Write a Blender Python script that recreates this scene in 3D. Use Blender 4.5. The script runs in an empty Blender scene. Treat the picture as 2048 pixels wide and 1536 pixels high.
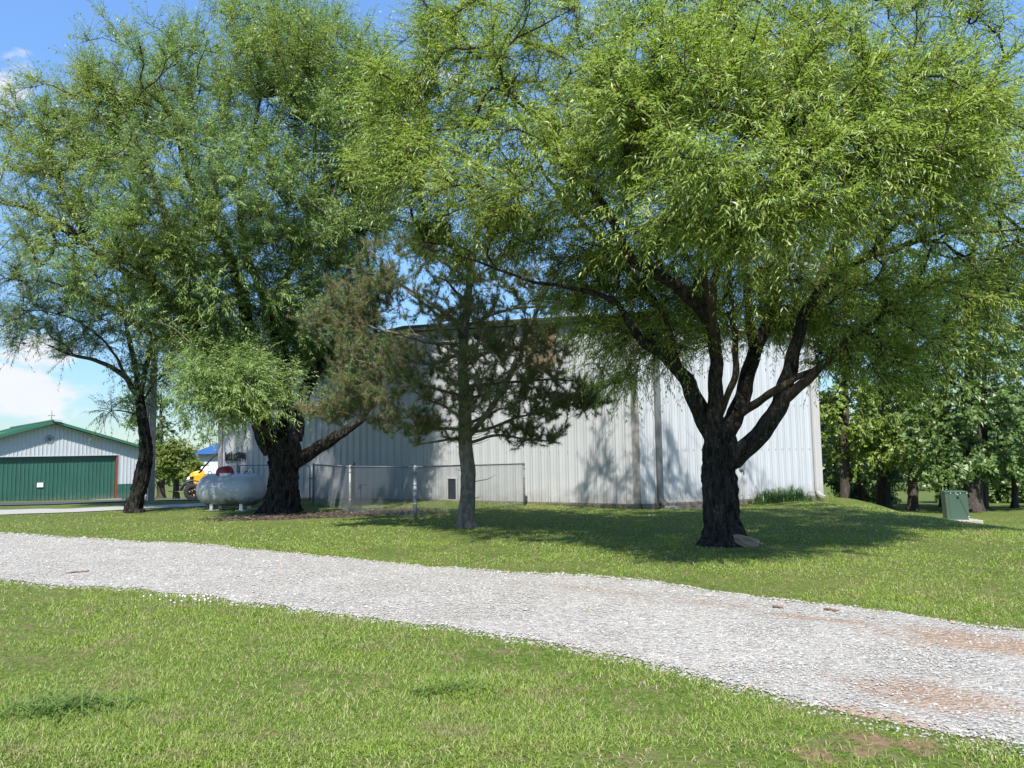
import bpy, bmesh, math, random
import numpy as np
from mathutils import Vector, Matrix, noise as mnoise

SC = bpy.context.scene
COL = SC.collection
R = math.radians
random.seed(7)

# ------------------------------------------------------------------ camera
F_PX = 1538.0
PITCH, ROLL = R(4.87), -0.0165
EYE = np.array([0.0, 0.0, 1.6])
cam_d = bpy.data.cameras.new('camera')
cam_d.sensor_fit = 'HORIZONTAL'
cam_d.sensor_width = 36.0
cam_d.lens = 36.0 * F_PX / 2048.0
cam_d.clip_start = 0.05
cam_d.clip_end = 4000
cam = bpy.data.objects.new('camera', cam_d)
COL.objects.link(cam)
CM = Matrix.Rotation(math.pi / 2 + PITCH, 4, 'X') @ Matrix.Rotation(ROLL, 4, 'Z')
cam.matrix_world = Matrix.Translation(Vector(EYE)) @ CM
SC.camera = cam
CM3 = np.array(CM.to_3x3())

# ------------------------------------------------------------------ light
SUN_EL, SUN_AZ = R(51), R(-5)          # azimuth measured from straight behind the camera, minus = to its left
sun_dir = Vector((math.sin(SUN_AZ) * math.cos(SUN_EL), -math.cos(SUN_AZ) * math.cos(SUN_EL), math.sin(SUN_EL)))
sl = bpy.data.lights.new('sun', 'SUN')
sl.energy = 4.4
sl.angle = R(0.53)
sl.color = (1.0, 0.955, 0.88)
so = bpy.data.objects.new('sun', sl)
so.rotation_euler = sun_dir.to_track_quat('Z', 'Y').to_euler()
COL.objects.link(so)

world = bpy.data.worlds.new('World')
SC.world = world
world.use_nodes = True
nt = world.node_tree
for n in list(nt.nodes):
    nt.nodes.remove(n)


def N(nt, kind, **kw):
    n = nt.nodes.new(kind)
    for k, v in kw.items():
        if k == 'inp':
            for a, b in v.items():
                n.inputs[a].default_value = b
        else:
            setattr(n, k, v)
    return n


def Lk(nt, a, b):
    nt.links.new(a, b)


sky = N(nt, 'ShaderNodeTexSky')
sky.sky_type = 'NISHITA'
sky.sun_disc = False
sky.sun_elevation = SUN_EL
sky.sun_rotation = math.atan2(sun_dir.x, sun_dir.y)
sky.air_density = 1.0
sky.dust_density = 0.25
sky.ozone_density = 1.6
tc = N(nt, 'ShaderNodeTexCoord')
flat = N(nt, 'ShaderNodeVectorMath', operation='MULTIPLY')
flat.inputs[1].default_value = (1, 1, 2.0)             # cumulus are wider than tall
Lk(nt, tc.outputs['Generated'], flat.inputs[0])
cn = N(nt, 'ShaderNodeTexNoise', noise_dimensions='3D',
       inp={'Scale': 8.5, 'Detail': 10.0, 'Roughness': 0.56, 'Distortion': 0.35})
Lk(nt, flat.outputs[0], cn.inputs['Vector'])
mp = flat


def pix_dir(px, py):
    d = CM3 @ np.array([(px - 1024) / F_PX, -(py - 768) / F_PX, -1.0])
    return d / np.linalg.norm(d)


# real cumulus: a handful of cloud centres in the sky, broken up by the noise
acc = None
for (cpx, cpy, sz, wt) in [(20, 255, 95, .36), (100, 735, 95, .42), (15, 772, 60, .34), (60, 815, 55, .38), (190, 866, 75, .40), (100, 862, 40, .25),
                           (1005, 150, 60, .26), (2010, 455, 80, .26), (620, 690, 110, .25), (1400, 560, 200, .22),
                           (1150, 600, 90, .2), (1900, 780, 120, .2)]:
    d = pix_dir(cpx, cpy)
    vd = N(nt, 'ShaderNodeVectorMath', operation='DISTANCE')
    Lk(nt, flat.outputs[0], vd.inputs[0])
    vd.inputs[1].default_value = (d[0], d[1], d[2] * 2.0)
    mr = N(nt, 'ShaderNodeMapRange', interpolation_type='SMOOTHSTEP',
           inp={'From Min': 0.0, 'From Max': sz * 1.7 / F_PX, 'To Min': wt, 'To Max': 0.0})
    Lk(nt, vd.outputs['Value'], mr.inputs['Value'])
    if acc is None:
        acc = mr.outputs[0]
    else:
        ad = N(nt, 'ShaderNodeMath', operation='ADD')
        Lk(nt, acc, ad.inputs[0]); Lk(nt, mr.outputs[0], ad.inputs[1])
        acc = ad.outputs[0]
cna = N(nt, 'ShaderNodeMath', operation='MULTIPLY_ADD', inp={1: 2.0, 2: -0.5})
Lk(nt, cn.outputs['Fac'], cna.inputs[0])
ad = N(nt, 'ShaderNodeMath', operation='ADD')
Lk(nt, acc, ad.inputs[0]); Lk(nt, cna.outputs[0], ad.inputs[1])
cr = N(nt, 'ShaderNodeMapRange', interpolation_type='SMOOTHSTEP', inp={'From Min': 0.72, 'From Max': 1.0})
Lk(nt, ad.outputs[0], cr.inputs['Value'])
cn2 = N(nt, 'ShaderNodeTexNoise', inp={'Scale': 4.0, 'Detail': 6.0})
Lk(nt, mp.outputs[0], cn2.inputs['Vector'])
ccol = N(nt, 'ShaderNodeMix', data_type='RGBA')
ccol.inputs['A'].default_value = (2.9, 3.15, 3.5, 1)
ccol.inputs['B'].default_value = (4.3, 4.4, 4.5, 1)
Lk(nt, cn2.outputs['Fac'], ccol.inputs['Factor'])
# paler blue towards the horizon comes from the sky model; lift it a little for the summer air
tint = N(nt, 'ShaderNodeMix', data_type='RGBA', blend_type='MULTIPLY')
tint.inputs['Factor'].default_value = 1.0
tint.inputs['B'].default_value = (.87, 1.09, 1.30, 1)
Lk(nt, sky.outputs[0], tint.inputs['A'])
# summer sky: the band near the horizon is only a little brighter than the blue overhead
lum = N(nt, 'ShaderNodeRGBToBW'); Lk(nt, tint.outputs['Result'], lum.inputs[0])
den = N(nt, 'ShaderNodeMath', operation='MULTIPLY_ADD', inp={1: 0.30, 2: 1.0}); Lk(nt, lum.outputs[0], den.inputs[0])
fac = N(nt, 'ShaderNodeMath', operation='DIVIDE', inp={0: 1.42}); Lk(nt, den.outputs[0], fac.inputs[1])
skyc = N(nt, 'ShaderNodeVectorMath', operation='SCALE'); Lk(nt, tint.outputs['Result'], skyc.inputs[0]); Lk(nt, fac.outputs[0], skyc.inputs['Scale'])
mixc = N(nt, 'ShaderNodeMix', data_type='RGBA')
Lk(nt, cr.outputs[0], mixc.inputs['Factor'])
Lk(nt, skyc.outputs[0], mixc.inputs['A'])
Lk(nt, ccol.outputs['Result'], mixc.inputs['B'])
bg = N(nt, 'ShaderNodeBackground', inp={'Strength': 0.14})
Lk(nt, mixc.outputs['Result'], bg.inputs['Color'])
wo = N(nt, 'ShaderNodeOutputWorld')
Lk(nt, bg.outputs[0], wo.inputs['Surface'])

SC.view_settings.view_transform = 'Standard'
SC.view_settings.look = 'None'
SC.view_settings.exposure = 0.85
SC.view_settings.gamma = 1.0
SC.view_settings.use_curve_mapping = False
SC.cycles.max_bounces = 6
SC.cycles.transparent_max_bounces = 8
SC.cycles.diffuse_bounces = 3
SC.cycles.transmission_bounces = 4

# ------------------------------------------------------------------ helpers


def ray(px, py):
    return CM3 @ np.array([(px - 1024) / F_PX, -(py - 768) / F_PX, -1.0])


def P(px, py, Y):
    d = ray(px, py)
    return EYE + d * (Y / d[1])


def sstep(a, b, x):
    t = np.clip((np.asarray(x, float) - a) / (b - a), 0, 1)
    return t * t * (3 - 2 * t)


def _hash(ix, iy, seed):
    h = (ix.astype(np.int64) * 374761393 + iy.astype(np.int64) * 668265263 + seed * 1442695041) & 0xffffffff
    h = ((h ^ (h >> 13)) * 1274126177) & 0xffffffff
    h = h ^ (h >> 16)
    return (h & 0xffff) / 65535.0


def vnoise(x, y, seed=0):
    x = np.asarray(x, float); y = np.asarray(y, float)
    ix = np.floor(x); iy = np.floor(y)
    fx = x - ix; fy = y - iy
    fx = fx * fx * (3 - 2 * fx); fy = fy * fy * (3 - 2 * fy)
    a = _hash(ix, iy, seed); b = _hash(ix + 1, iy, seed)
    c = _hash(ix, iy + 1, seed); d = _hash(ix + 1, iy + 1, seed)
    return (a * (1 - fx) + b * fx) * (1 - fy) + (c * (1 - fx) + d * fx) * fy


def fbm(x, y, seed=0, oct=3):
    s = 0; a = 0.5; t = 0
    for i in range(oct):
        s = s + a * vnoise(np.asarray(x) * 2 ** i, np.asarray(y) * 2 ** i, seed + i * 17); t += a; a *= .5
    return s / t


def height(X, Y):
    X = np.asarray(X, float); Y = np.asarray(Y, float)
    d = np.clip(Y - 25, 0, None)
    z = -0.052 * np.where(d < 4, d * d / 8, d - 2)
    z = np.maximum(z, -3.0 + 0.0 * X)
    z = z - 0.75 * sstep(8.5, 13.5, X) * sstep(8, 19, Y) * 1.12
    z = z - 0.24 * np.exp(-((X - 5.2) ** 2 / 13 + (Y - 22.8) ** 2 / 4.0)) - 0.10 * np.exp(-((X - 9.6) ** 2 / 3 + (Y - 24.8) ** 2 / 2.0))
    z = z + 0.30 * np.exp(-((X - 11.6) ** 2 / 1.6 + (Y - 26.2) ** 2 / 4.0))
    z = z + 0.05 * (fbm(X * .25, Y * .25, 3) - .5) * sstep(1, 6, Y) + .02 * (vnoise(X * .9, Y * .9, 5) - .5)
    return z


def ground(px, py, y0=2.0):
    d = ray(px, py)
    prev = y0
    Y = y0
    while Y < 400:
        p = EYE + d * (Y / d[1])
        if p[2] < height(p[0], p[1]):
            lo, hi = prev, Y
            for _ in range(24):
                m = (lo + hi) / 2
                p = EYE + d * (m / d[1])
                if p[2] < height(p[0], p[1]): hi = m
                else: lo = m
            p = EYE + d * (hi / d[1])
            return p
        prev = Y
        Y += max(.15, Y * .01)
    return EYE + d * (400 / d[1])


def tag(o, label=None, cat=None, group=None, kind=None):
    if label: o['label'] = label
    if cat: o['category'] = cat
    if group: o['group'] = group
    if kind: o['kind'] = kind
    return o


def thing(name, label, cat, loc=(0, 0, 0), rz=0, group=None):
    o = bpy.data.objects.new(name, None)
    o.empty_display_size = .2
    COL.objects.link(o)
    o.location = tuple(loc)
    o.rotation_euler = (0, 0, rz)
    return tag(o, label, cat, group)


def link(name, me, mat, parent=None):
    o = bpy.data.objects.new(name, me)
    COL.objects.link(o)
    if mat is not None:
        for m in (mat if isinstance(mat, (list, tuple)) else [mat]):
            me.materials.append(m)
    if parent is not None:
        o.parent = parent
    return o


def np_mesh(name, V, faces, smooth=False):
    """V (n,3); faces: list of int arrays (m,k)"""
    me = bpy.data.meshes.new(name)
    V = np.ascontiguousarray(V, dtype=np.float32)
    me.vertices.add(len(V))
    me.vertices.foreach_set('co', V.ravel())
    loops = np.concatenate([f.ravel() for f in faces]).astype(np.int32)
    tot = np.concatenate([np.full(len(f), f.shape[1], np.int32) for f in faces])
    st = np.concatenate([[0], np.cumsum(tot)[:-1]]).astype(np.int32)
    me.loops.add(len(loops))
    me.loops.foreach_set('vertex_index', loops)
    me.polygons.add(len(tot))
    me.polygons.foreach_set('loop_start', st)
    me.polygons.foreach_set('loop_total', tot)
    if smooth:
        me.polygons.foreach_set('use_smooth', np.ones(len(tot), bool))
    me.update(calc_edges=True)
    return me


class MB:
    """collects simple solids into one mesh"""
    def __init__(s):
        s.v = []; s.f = []; s.sm = []

    def add(s, vs, fs, smooth=False):
        b = len(s.v)
        s.v += [tuple(v) for v in vs]
        s.f += [tuple(i + b for i in f) for f in fs]
        s.sm += [smooth] * len(fs)
        return s

    def box(s, c, size, rot=None, taper=None):
        hx, hy, hz = size[0] / 2, size[1] / 2, size[2] / 2
        vs = []
        for z in (-1, 1):
            k = 1 if (taper is None or z < 0) else taper
            for x, y in ((-1, -1), (1, -1), (1, 1), (-1, 1)):
                v = Vector((x * hx * k, y * hy * k, z * hz))
                if rot is not None: v = rot @ v
                vs.append(v + Vector(c))
        return s.add(vs, [(0, 3, 2, 1), (4, 5, 6, 7), (0, 1, 5, 4), (1, 2, 6, 5), (2, 3, 7, 6), (3, 0, 4, 7)])

    def hexa(s, vs):
        return s.add(vs, [(0, 3, 2, 1), (4, 5, 6, 7), (0, 1, 5, 4), (1, 2, 6, 5), (2, 3, 7, 6), (3, 0, 4, 7)])

    def bar(s, a, b, w, h, up=(0, 0, 1)):
        a = Vector(a); b = Vector(b)
        t = (b - a).normalized(); up = Vector(up)
        x = t.cross(up)
        if x.length < 1e-4: x = t.cross(Vector((1, 0, 0)))
        x.normalize(); z = x.cross(t).normalized()
        vs = []
        for q in (a, b):
            for i, j in ((-1, -1), (1, -1), (1, 1), (-1, 1)):
                vs.append(q + x * (i * w / 2) + z * (j * h / 2))
        return s.add(vs, [(0, 1, 2, 3), (7, 6, 5, 4), (0, 4, 5, 1), (1, 5, 6, 2), (2, 6, 7, 3), (3, 7, 4, 0)])

    def tube(s, pts, r, n=8, cap=True, smooth=True):
        pts = [Vector(p) for p in pts]
        rs = r if isinstance(r, (list, tuple)) else [r] * len(pts)
        t0 = (pts[1] - pts[0]).normalized()
        x = t0.orthogonal().normalized()
        vs = []
        for i, p in enumerate(pts):
            t = (pts[min(i + 1, len(pts) - 1)] - pts[max(i - 1, 0)]).normalized()
            x = (x - t * x.dot(t)).normalized(); y = t.cross(x)
            for k in range(n):
                a = 2 * math.pi * k / n
                vs.append(p + (x * math.cos(a) + y * math.sin(a)) * rs[i])
        fs = []
        for i in range(len(pts) - 1):
            for k in range(n):
                k2 = (k + 1) % n
                fs.append((i * n + k, i * n + k2, (i + 1) * n + k2, (i + 1) * n + k))
        b = len(s.v)
        s.add(vs, fs, smooth)
        if cap:
            s.f.append(tuple(b + k for k in reversed(range(n)))); s.sm.append(False)
            e = b + (len(pts) - 1) * n
            s.f.append(tuple(e + k for k in range(n))); s.sm.append(False)
        return s

    def lathe(s, prof, c=(0, 0, 0), axis='Z', n=24, smooth=True):
        """prof: list of (radius, along)"""
        vs = []
        for (r, h) in prof:
            for k in range(n):
                a = 2 * math.pi * k / n
                u, v = r * math.cos(a), r * math.sin(a)
                q = {'Z': (u, v, h), 'X': (h, u, v), 'Y': (v, h, u)}[axis]
                vs.append((q[0] + c[0], q[1] + c[1], q[2] + c[2]))
        fs = []
        for i in range(len(prof) - 1):
            for k in range(n):
                k2 = (k + 1) % n
                fs.append((i * n + k, i * n + k2, (i + 1) * n + k2, (i + 1) * n + k))
        return s.add(vs, fs, smooth)

    def mesh(s, name, bevel=0):
        me = bpy.data.meshes.new(name)
        me.from_pydata(s.v, [], s.f)
        me.polygons.foreach_set('use_smooth', np.array(s.sm, bool))
        me.update()
        if bevel:
            bm = bmesh.new(); bm.from_mesh(me)
            es = [e for e in bm.edges if len(e.link_faces) == 2 and e.calc_face_angle(0) > .6]
            bmesh.ops.bevel(bm, geom=es, offset=bevel, segments=2, affect='EDGES', profile=.6)
            bm.to_mesh(me); bm.free()
        return me

    def build(s, name, mat, parent=None, bevel=0):
        return link(name, s.mesh(name, bevel), mat, parent)


# ------------------------------------------------------------------ materials
def new_mat(name):
    m = bpy.data.materials.new(name)
    m.use_nodes = True
    return m, m.node_tree, m.node_tree.nodes['Principled BSDF']


def ramp(nt, stops):
    n = N(nt, 'ShaderNodeValToRGB')
    el = n.color_ramp.elements
    while len(el) < len(stops): el.new(0.5)
    for e, (p, c) in zip(el, stops):
        e.position = p; e.color = (*c, 1)
    return n


def plain(name, col, rough=.5, metal=0.0, var=.12, scale=6.0, bump=0.0, spec=.5, coat=0.0, stretch=(1, 1, 1), bscale=None):
    m, nt, b = new_mat(name)
    t = N(nt, 'ShaderNodeTexCoord')
    mpn = N(nt, 'ShaderNodeMapping'); mpn.inputs['Scale'].default_value = stretch
    Lk(nt, t.outputs['Object'], mpn.inputs[0])
    nz = N(nt, 'ShaderNodeTexNoise', inp={'Scale': scale, 'Detail': 6.0, 'Roughness': .65})
    Lk(nt, mpn.outputs[0], nz.inputs['Vector'])
    rp = ramp(nt, [(.28, tuple(c * (1 - var) for c in col)), (.72, tuple(min(1, c * (1 + var)) for c in col))])
    Lk(nt, nz.outputs['Fac'], rp.inputs[0]); Lk(nt, rp.outputs[0], b.inputs['Base Color'])
    b.inputs['Roughness'].default_value = rough
    b.inputs['Metallic'].default_value = metal
    b.inputs['Specular IOR Level'].default_value = spec
    b.inputs['Coat Weight'].default_value = coat
    if bump:
        nb = N(nt, 'ShaderNodeTexNoise', inp={'Scale': bscale or scale * 4, 'Detail': 5.0})
        Lk(nt, mpn.outputs[0], nb.inputs['Vector'])
        bp = N(nt, 'ShaderNodeBump', inp={'Strength': bump, 'Distance': .02})
        Lk(nt, nb.outputs['Fac'], bp.inputs['Height']); Lk(nt, bp.outputs[0], b.inputs['Normal'])
    return m


def leaf_mat(name, cols, trans=.35, rough=.42, spec=.5, patch=None, pscale=.35, tcol=(1.25, 1.35, .55), patch2=None, p2scale=1.3):
    """cols: ramp of leaf colours picked per leaf; patch: colour of slow drifting patches (young / yellowing foliage)"""
    m, nt, b = new_mat(name)
    g = N(nt, 'ShaderNodeNewGeometry')
    rp = ramp(nt, cols)
    Lk(nt, g.outputs['Random Per Island'], rp.inputs[0])
    col = rp.outputs[0]
    if patch:
        t = N(nt, 'ShaderNodeTexCoord')
        nz = N(nt, 'ShaderNodeTexNoise', inp={'Scale': pscale, 'Detail': 3.0, 'Roughness': .6})
        Lk(nt, t.outputs['Object'], nz.inputs['Vector'])
        mr = N(nt, 'ShaderNodeMapRange', interpolation_type='SMOOTHSTEP',
               inp={'From Min': .48, 'From Max': .68, 'To Min': 0, 'To Max': .75})
        Lk(nt, nz.outputs['Fac'], mr.inputs['Value'])
        mx = N(nt, 'ShaderNodeMix', data_type='RGBA')
        Lk(nt, mr.outputs[0], mx.inputs['Factor'])
        Lk(nt, col, mx.inputs['A']); mx.inputs['B'].default_value = (*patch, 1)
        col = mx.outputs['Result']
    if patch2:
        n2 = N(nt, 'ShaderNodeTexNoise', inp={'Scale': p2scale, 'Detail': 5.0, 'Roughness': .65})
        Lk(nt, t.outputs['Object'], n2.inputs['Vector'])
        mr = N(nt, 'ShaderNodeMapRange', interpolation_type='SMOOTHSTEP', inp={'From Min': .52, 'From Max': .66, 'To Min': 0, 'To Max': .7})
        Lk(nt, n2.outputs['Fac'], mr.inputs['Value'])
        mx = N(nt, 'ShaderNodeMix', data_type='RGBA')
        Lk(nt, mr.outputs[0], mx.inputs['Factor']); Lk(nt, col, mx.inputs['A']); mx.inputs['B'].default_value = (*patch2, 1)
        col = mx.outputs['Result']
    Lk(nt, col, b.inputs['Base Color'])
    b.inputs['Roughness'].default_value = rough
    b.inputs['Specular IOR Level'].default_value = spec
    tr = N(nt, 'ShaderNodeBsdfTranslucent')
    tm = N(nt, 'ShaderNodeMix', data_type='RGBA', blend_type='MULTIPLY')
    tm.inputs['Factor'].default_value = 1.0
    Lk(nt, col, tm.inputs['A']); tm.inputs['B'].default_value = (*tcol, 1)
    Lk(nt, tm.outputs['Result'], tr.inputs['Color'])
    ms = N(nt, 'ShaderNodeMixShader', inp={'Fac': trans})
    Lk(nt, b.outputs[0], ms.inputs[1]); Lk(nt, tr.outputs[0], ms.inputs[2])
    out = [n for n in nt.nodes if n.type == 'OUTPUT_MATERIAL'][0]
    Lk(nt, ms.outputs[0], out.inputs['Surface'])
    return m


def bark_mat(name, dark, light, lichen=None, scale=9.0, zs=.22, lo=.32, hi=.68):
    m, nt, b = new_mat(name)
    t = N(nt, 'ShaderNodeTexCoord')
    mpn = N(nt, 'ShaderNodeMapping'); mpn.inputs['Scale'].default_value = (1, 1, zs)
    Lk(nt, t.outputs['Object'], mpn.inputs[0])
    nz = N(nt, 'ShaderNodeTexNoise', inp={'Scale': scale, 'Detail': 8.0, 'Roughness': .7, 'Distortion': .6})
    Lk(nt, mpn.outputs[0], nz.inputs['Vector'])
    rp = ramp(nt, [(lo, dark), (hi, light)])  # furrow shade put into the colour, dark where the bump is low
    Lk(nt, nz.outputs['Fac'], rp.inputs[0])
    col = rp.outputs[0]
    if lichen:
        nl = N(nt, 'ShaderNodeTexNoise', inp={'Distortion': 1.6, 'Scale': 13.0, 'Detail': 3.0, 'Roughness': .6})
        Lk(nt, t.outputs['Object'], nl.inputs['Vector'])
        mr = N(nt, 'ShaderNodeMapRange', inp={'From Min': .625, 'From Max': .70, 'To Min': 0, 'To Max': .7})
        Lk(nt, nl.outputs['Fac'], mr.inputs['Value'])
        mx = N(nt, 'ShaderNodeMix', data_type='RGBA')
        Lk(nt, mr.outputs[0], mx.inputs['Factor']); Lk(nt, col, mx.inputs['A'])
        mx.inputs['B'].default_value = (*lichen, 1)
        col = mx.outputs['Result']
    Lk(nt, col, b.inputs['Base Color'])
    b.inputs['Roughness'].default_value = .9
    b.inputs['Specular IOR Level'].default_value = .2
    bp = N(nt, 'ShaderNodeBump', inp={'Strength': 1.0, 'Distance': .09})
    Lk(nt, nz.outputs['Fac'], bp.inputs['Height']); Lk(nt, bp.outputs[0], b.inputs['Normal'])
    return m


def panel_mat(name, col, dirt=(.42, .40, .36), rough=.38, dirt_amt=.5, var=.05, splash=.45):
    """painted steel sheet with vertical rain streaks"""
    m, nt, b = new_mat(name)
    t = N(nt, 'ShaderNodeTexCoord')
    mpn = N(nt, 'ShaderNodeMapping'); mpn.inputs['Scale'].default_value = (5, 5, .35)
    Lk(nt, t.outputs['Object'], mpn.inputs[0])
    nz = N(nt, 'ShaderNodeTexNoise', inp={'Scale': 1.6, 'Detail': 7.0, 'Roughness': .65})
    Lk(nt, mpn.outputs[0], nz.inputs['Vector'])
    mr = N(nt, 'ShaderNodeMapRange', inp={'From Min': .45, 'From Max': .85, 'To Min': 0, 'To Max': dirt_amt})
    Lk(nt, nz.outputs['Fac'], mr.inputs['Value'])
    n2 = N(nt, 'ShaderNodeTexNoise', inp={'Scale': .8, 'Detail': 4.0})
    Lk(nt, t.outputs['Object'], n2.inputs['Vector'])
    rp = ramp(nt, [(.3, tuple(c * (1 - var) for c in col)), (.7, tuple(min(1, c * (1 + var)) for c in col))])
    Lk(nt, n2.outputs['Fac'], rp.inputs[0])
    mx = N(nt, 'ShaderNodeMix', data_type='RGBA')
    Lk(nt, mr.outputs[0], mx.inputs['Factor']); Lk(nt, rp.outputs[0], mx.inputs['A'])
    mx.inputs['B'].default_value = (*dirt, 1)
    # soil splashed up from the ground line, ragged
    sp = N(nt, 'ShaderNodeSeparateXYZ'); Lk(nt, t.outputs['Object'], sp.inputs[0])
    n3 = N(nt, 'ShaderNodeTexNoise', inp={'Scale': 3.0, 'Detail': 7.0, 'Roughness': .7}); Lk(nt, t.outputs['Object'], n3.inputs['Vector'])
    a = N(nt, 'ShaderNodeMath', operation='MULTIPLY_ADD', inp={1: 1.3, 2: -.35}); Lk(nt, n3.outputs['Fac'], a.inputs[0])
    d = N(nt, 'ShaderNodeMath', operation='SUBTRACT'); Lk(nt, a.outputs[0], d.inputs[0]); Lk(nt, sp.outputs['Z'], d.inputs[1])
    mm = N(nt, 'ShaderNodeMapRange', inp={'From Min': -.15, 'From Max': .35, 'To Min': 0, 'To Max': splash}); Lk(nt, d.outputs[0], mm.inputs['Value'])
    m2 = N(nt, 'ShaderNodeMix', data_type='RGBA'); Lk(nt, mm.outputs[0], m2.inputs['Factor']); Lk(nt, mx.outputs['Result'], m2.inputs['A']); m2.inputs['B'].default_value = (.20, .165, .12, 1)
    Lk(nt, m2.outputs['Result'], b.inputs['Base Color'])
    b.inputs['Roughness'].default_value = rough
    return m


M = {}
M['white_panel'] = panel_mat('white_steel_panel', (.40, .41, .415), dirt=(.30, .30, .285), dirt_amt=.35)
M['white_bluish'] = panel_mat('white_steel_bluish', (.46, .485, .515), dirt=(.5, .5, .5), dirt_amt=.15)
M['green_panel'] = panel_mat('green_steel_panel', (.030, .105, .080), dirt=(.06, .12, .10), dirt_amt=.25, var=.1)
M['green_roof'] = panel_mat('green_roof_steel', (.035, .135, .085), dirt=(.07, .14, .11), dirt_amt=.2, rough=.45)
M['taupe'] = panel_mat('taupe_trim', (.25, .235, .22), dirt=(.15, .14, .13), rough=.5)
M['grey_trim'] = panel_mat('grey_downspout', (.15, .155, .155), dirt=(.08, .08, .08), rough=.5)
M['beige_trim'] = panel_mat('beige_downspout', (.50, .48, .47), dirt=(.3, .3, .28), rough=.5)
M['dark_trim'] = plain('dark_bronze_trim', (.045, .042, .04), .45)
M['light_trim'] = plain('pale_rake_trim', (.30, .28, .25), .5)
M['roof_white'] = plain('pale_roof_steel', (.45, .46, .47), .4)
M['block'] = plain('weathered_foundation_brick', (.155, .135, .115), .95, var=.45, scale=5, bump=.5)
M['mortar'] = plain('foundation_mortar', (.20, .19, .17), .95, var=.25, scale=9, bump=.3)
M['concrete'] = plain('weathered_concrete', (.34, .32, .28), .9, var=.2, scale=5, bump=.3)
M['asphalt'] = plain('dark_asphalt', (.055, .057, .062), .9, var=.25, scale=9, bump=.3)
M['plywood'] = plain('weathered_plywood', (.16, .12, .07), .85, var=.3, scale=3, stretch=(6, 6, .7), bump=.2)  # darkened base colour carries the shade the boards hang in
M['black_metal'] = plain('black_painted_iron', (.012, .012, .013), .5)
M['galv'] = plain('galvanised_pipe', (.25, .265, .265), .5, metal=.35, var=.15)
M['galv_dull'] = plain('dull_galvanised_rail', (.16, .175, .185), .6, metal=.3, var=.2)
M['wire'] = plain('chain_link_wire', (.20, .215, .225), .5, metal=.4, var=.1)
M['tank'] = None
M['red_dome'] = plain('red_tank_cover', (.23, .012, .022), .42, var=.15)
M['white_paint'] = plain('white_paint', (.75, .75, .74), .5, var=.06)
M['yellow'] = plain('yellow_plastic', (.72, .36, .012), .35, var=.06, coat=.3)
M['black_plastic'] = plain('black_plastic', (.02, .021, .024), .5, var=.25)
M['rubber'] = plain('tyre_rubber', (.018, .018, .018), .85, var=.3)
M['tgreen'] = plain('transformer_green', (.055, .098, .07), .42, var=.07, scale=2)
M['orange'] = plain('orange_marking_paint', (.85, .13, .05), .7)
M['bolt'] = plain('bright_bolt', (.8, .85, .85), .35, metal=.2)
M['blue_roof'] = plain('blue_roof_steel', (.025, .085, .24), .45, var=.06)
M['grey_wall'] = plain('pale_grey_wall', (.52, .54, .56), .7, var=.05)
M['rust'] = plain('rusty_red_jamb', (.19, .045, .03), .7, var=.25)
M['rock'] = plain('tan_sandstone', (.27, .19, .13), .9, var=.35, scale=4, bump=.6, stretch=(1, 1, 3))
M['wood'] = plain('grey_table_wood', (.19, .17, .15), .85, var=.3, scale=4)
M['skylight'] = plain('yellowed_skylight_sheet', (.68, .63, .42), .5, var=.08)
M['dark_screen'] = plain('dark_screen_mesh', (.02, .024, .03), .6)
M['post_grey'] = plain('grey_steel_post', (.17, .165, .165), .6, var=.2, scale=3)
M['paper'] = plain('white_sign_sheet', (.82, .82, .82), .6, var=.03)
M['red_print'] = plain('red_print', (.62, .07, .08), .6)
M['interior'] = plain('dark_interior', (.05, .05, .05), .9)


def tank_mat():
    m, nt, b = new_mat('grey_tank_paint')
    t = N(nt, 'ShaderNodeTexCoord')
    s = N(nt, 'ShaderNodeSeparateXYZ'); Lk(nt, t.outputs['Object'], s.inputs[0])
    nz = N(nt, 'ShaderNodeTexNoise', inp={'Scale': 2.2, 'Detail': 6.0, 'Roughness': .65})
    mpn = N(nt, 'ShaderNodeMapping'); mpn.inputs['Scale'].default_value = (1.6, 1.6, .8)
    Lk(nt, t.outputs['Object'], mpn.inputs[0]); Lk(nt, mpn.outputs[0], nz.inputs['Vector'])
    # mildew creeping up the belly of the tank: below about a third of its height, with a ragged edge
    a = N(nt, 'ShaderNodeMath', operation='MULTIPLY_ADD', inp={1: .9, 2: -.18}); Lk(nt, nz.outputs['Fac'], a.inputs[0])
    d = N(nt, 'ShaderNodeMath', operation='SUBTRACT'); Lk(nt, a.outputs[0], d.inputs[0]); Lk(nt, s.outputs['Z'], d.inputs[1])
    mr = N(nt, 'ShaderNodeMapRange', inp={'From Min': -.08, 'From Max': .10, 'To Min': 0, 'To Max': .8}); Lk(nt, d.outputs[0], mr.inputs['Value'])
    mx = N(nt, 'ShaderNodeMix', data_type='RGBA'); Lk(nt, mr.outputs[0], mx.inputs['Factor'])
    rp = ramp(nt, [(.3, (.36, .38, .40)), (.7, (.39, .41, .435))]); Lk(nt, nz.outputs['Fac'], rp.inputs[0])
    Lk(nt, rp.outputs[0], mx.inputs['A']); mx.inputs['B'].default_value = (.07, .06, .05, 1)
    Lk(nt, mx.outputs['Result'], b.inputs['Base Color'])
    b.inputs['Roughness'].default_value = .35
    return m


M['tank'] = tank_mat()
glass, gnt, gb = new_mat('windscreen')
gb.inputs['Base Color'].default_value = (.8, .85, .88, 1)
gb.inputs['Transmission Weight'].default_value = .9
gb.inputs['Roughness'].default_value = .05
gb.inputs['IOR'].default_value = 1.1
M['glass'] = glass

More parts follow.
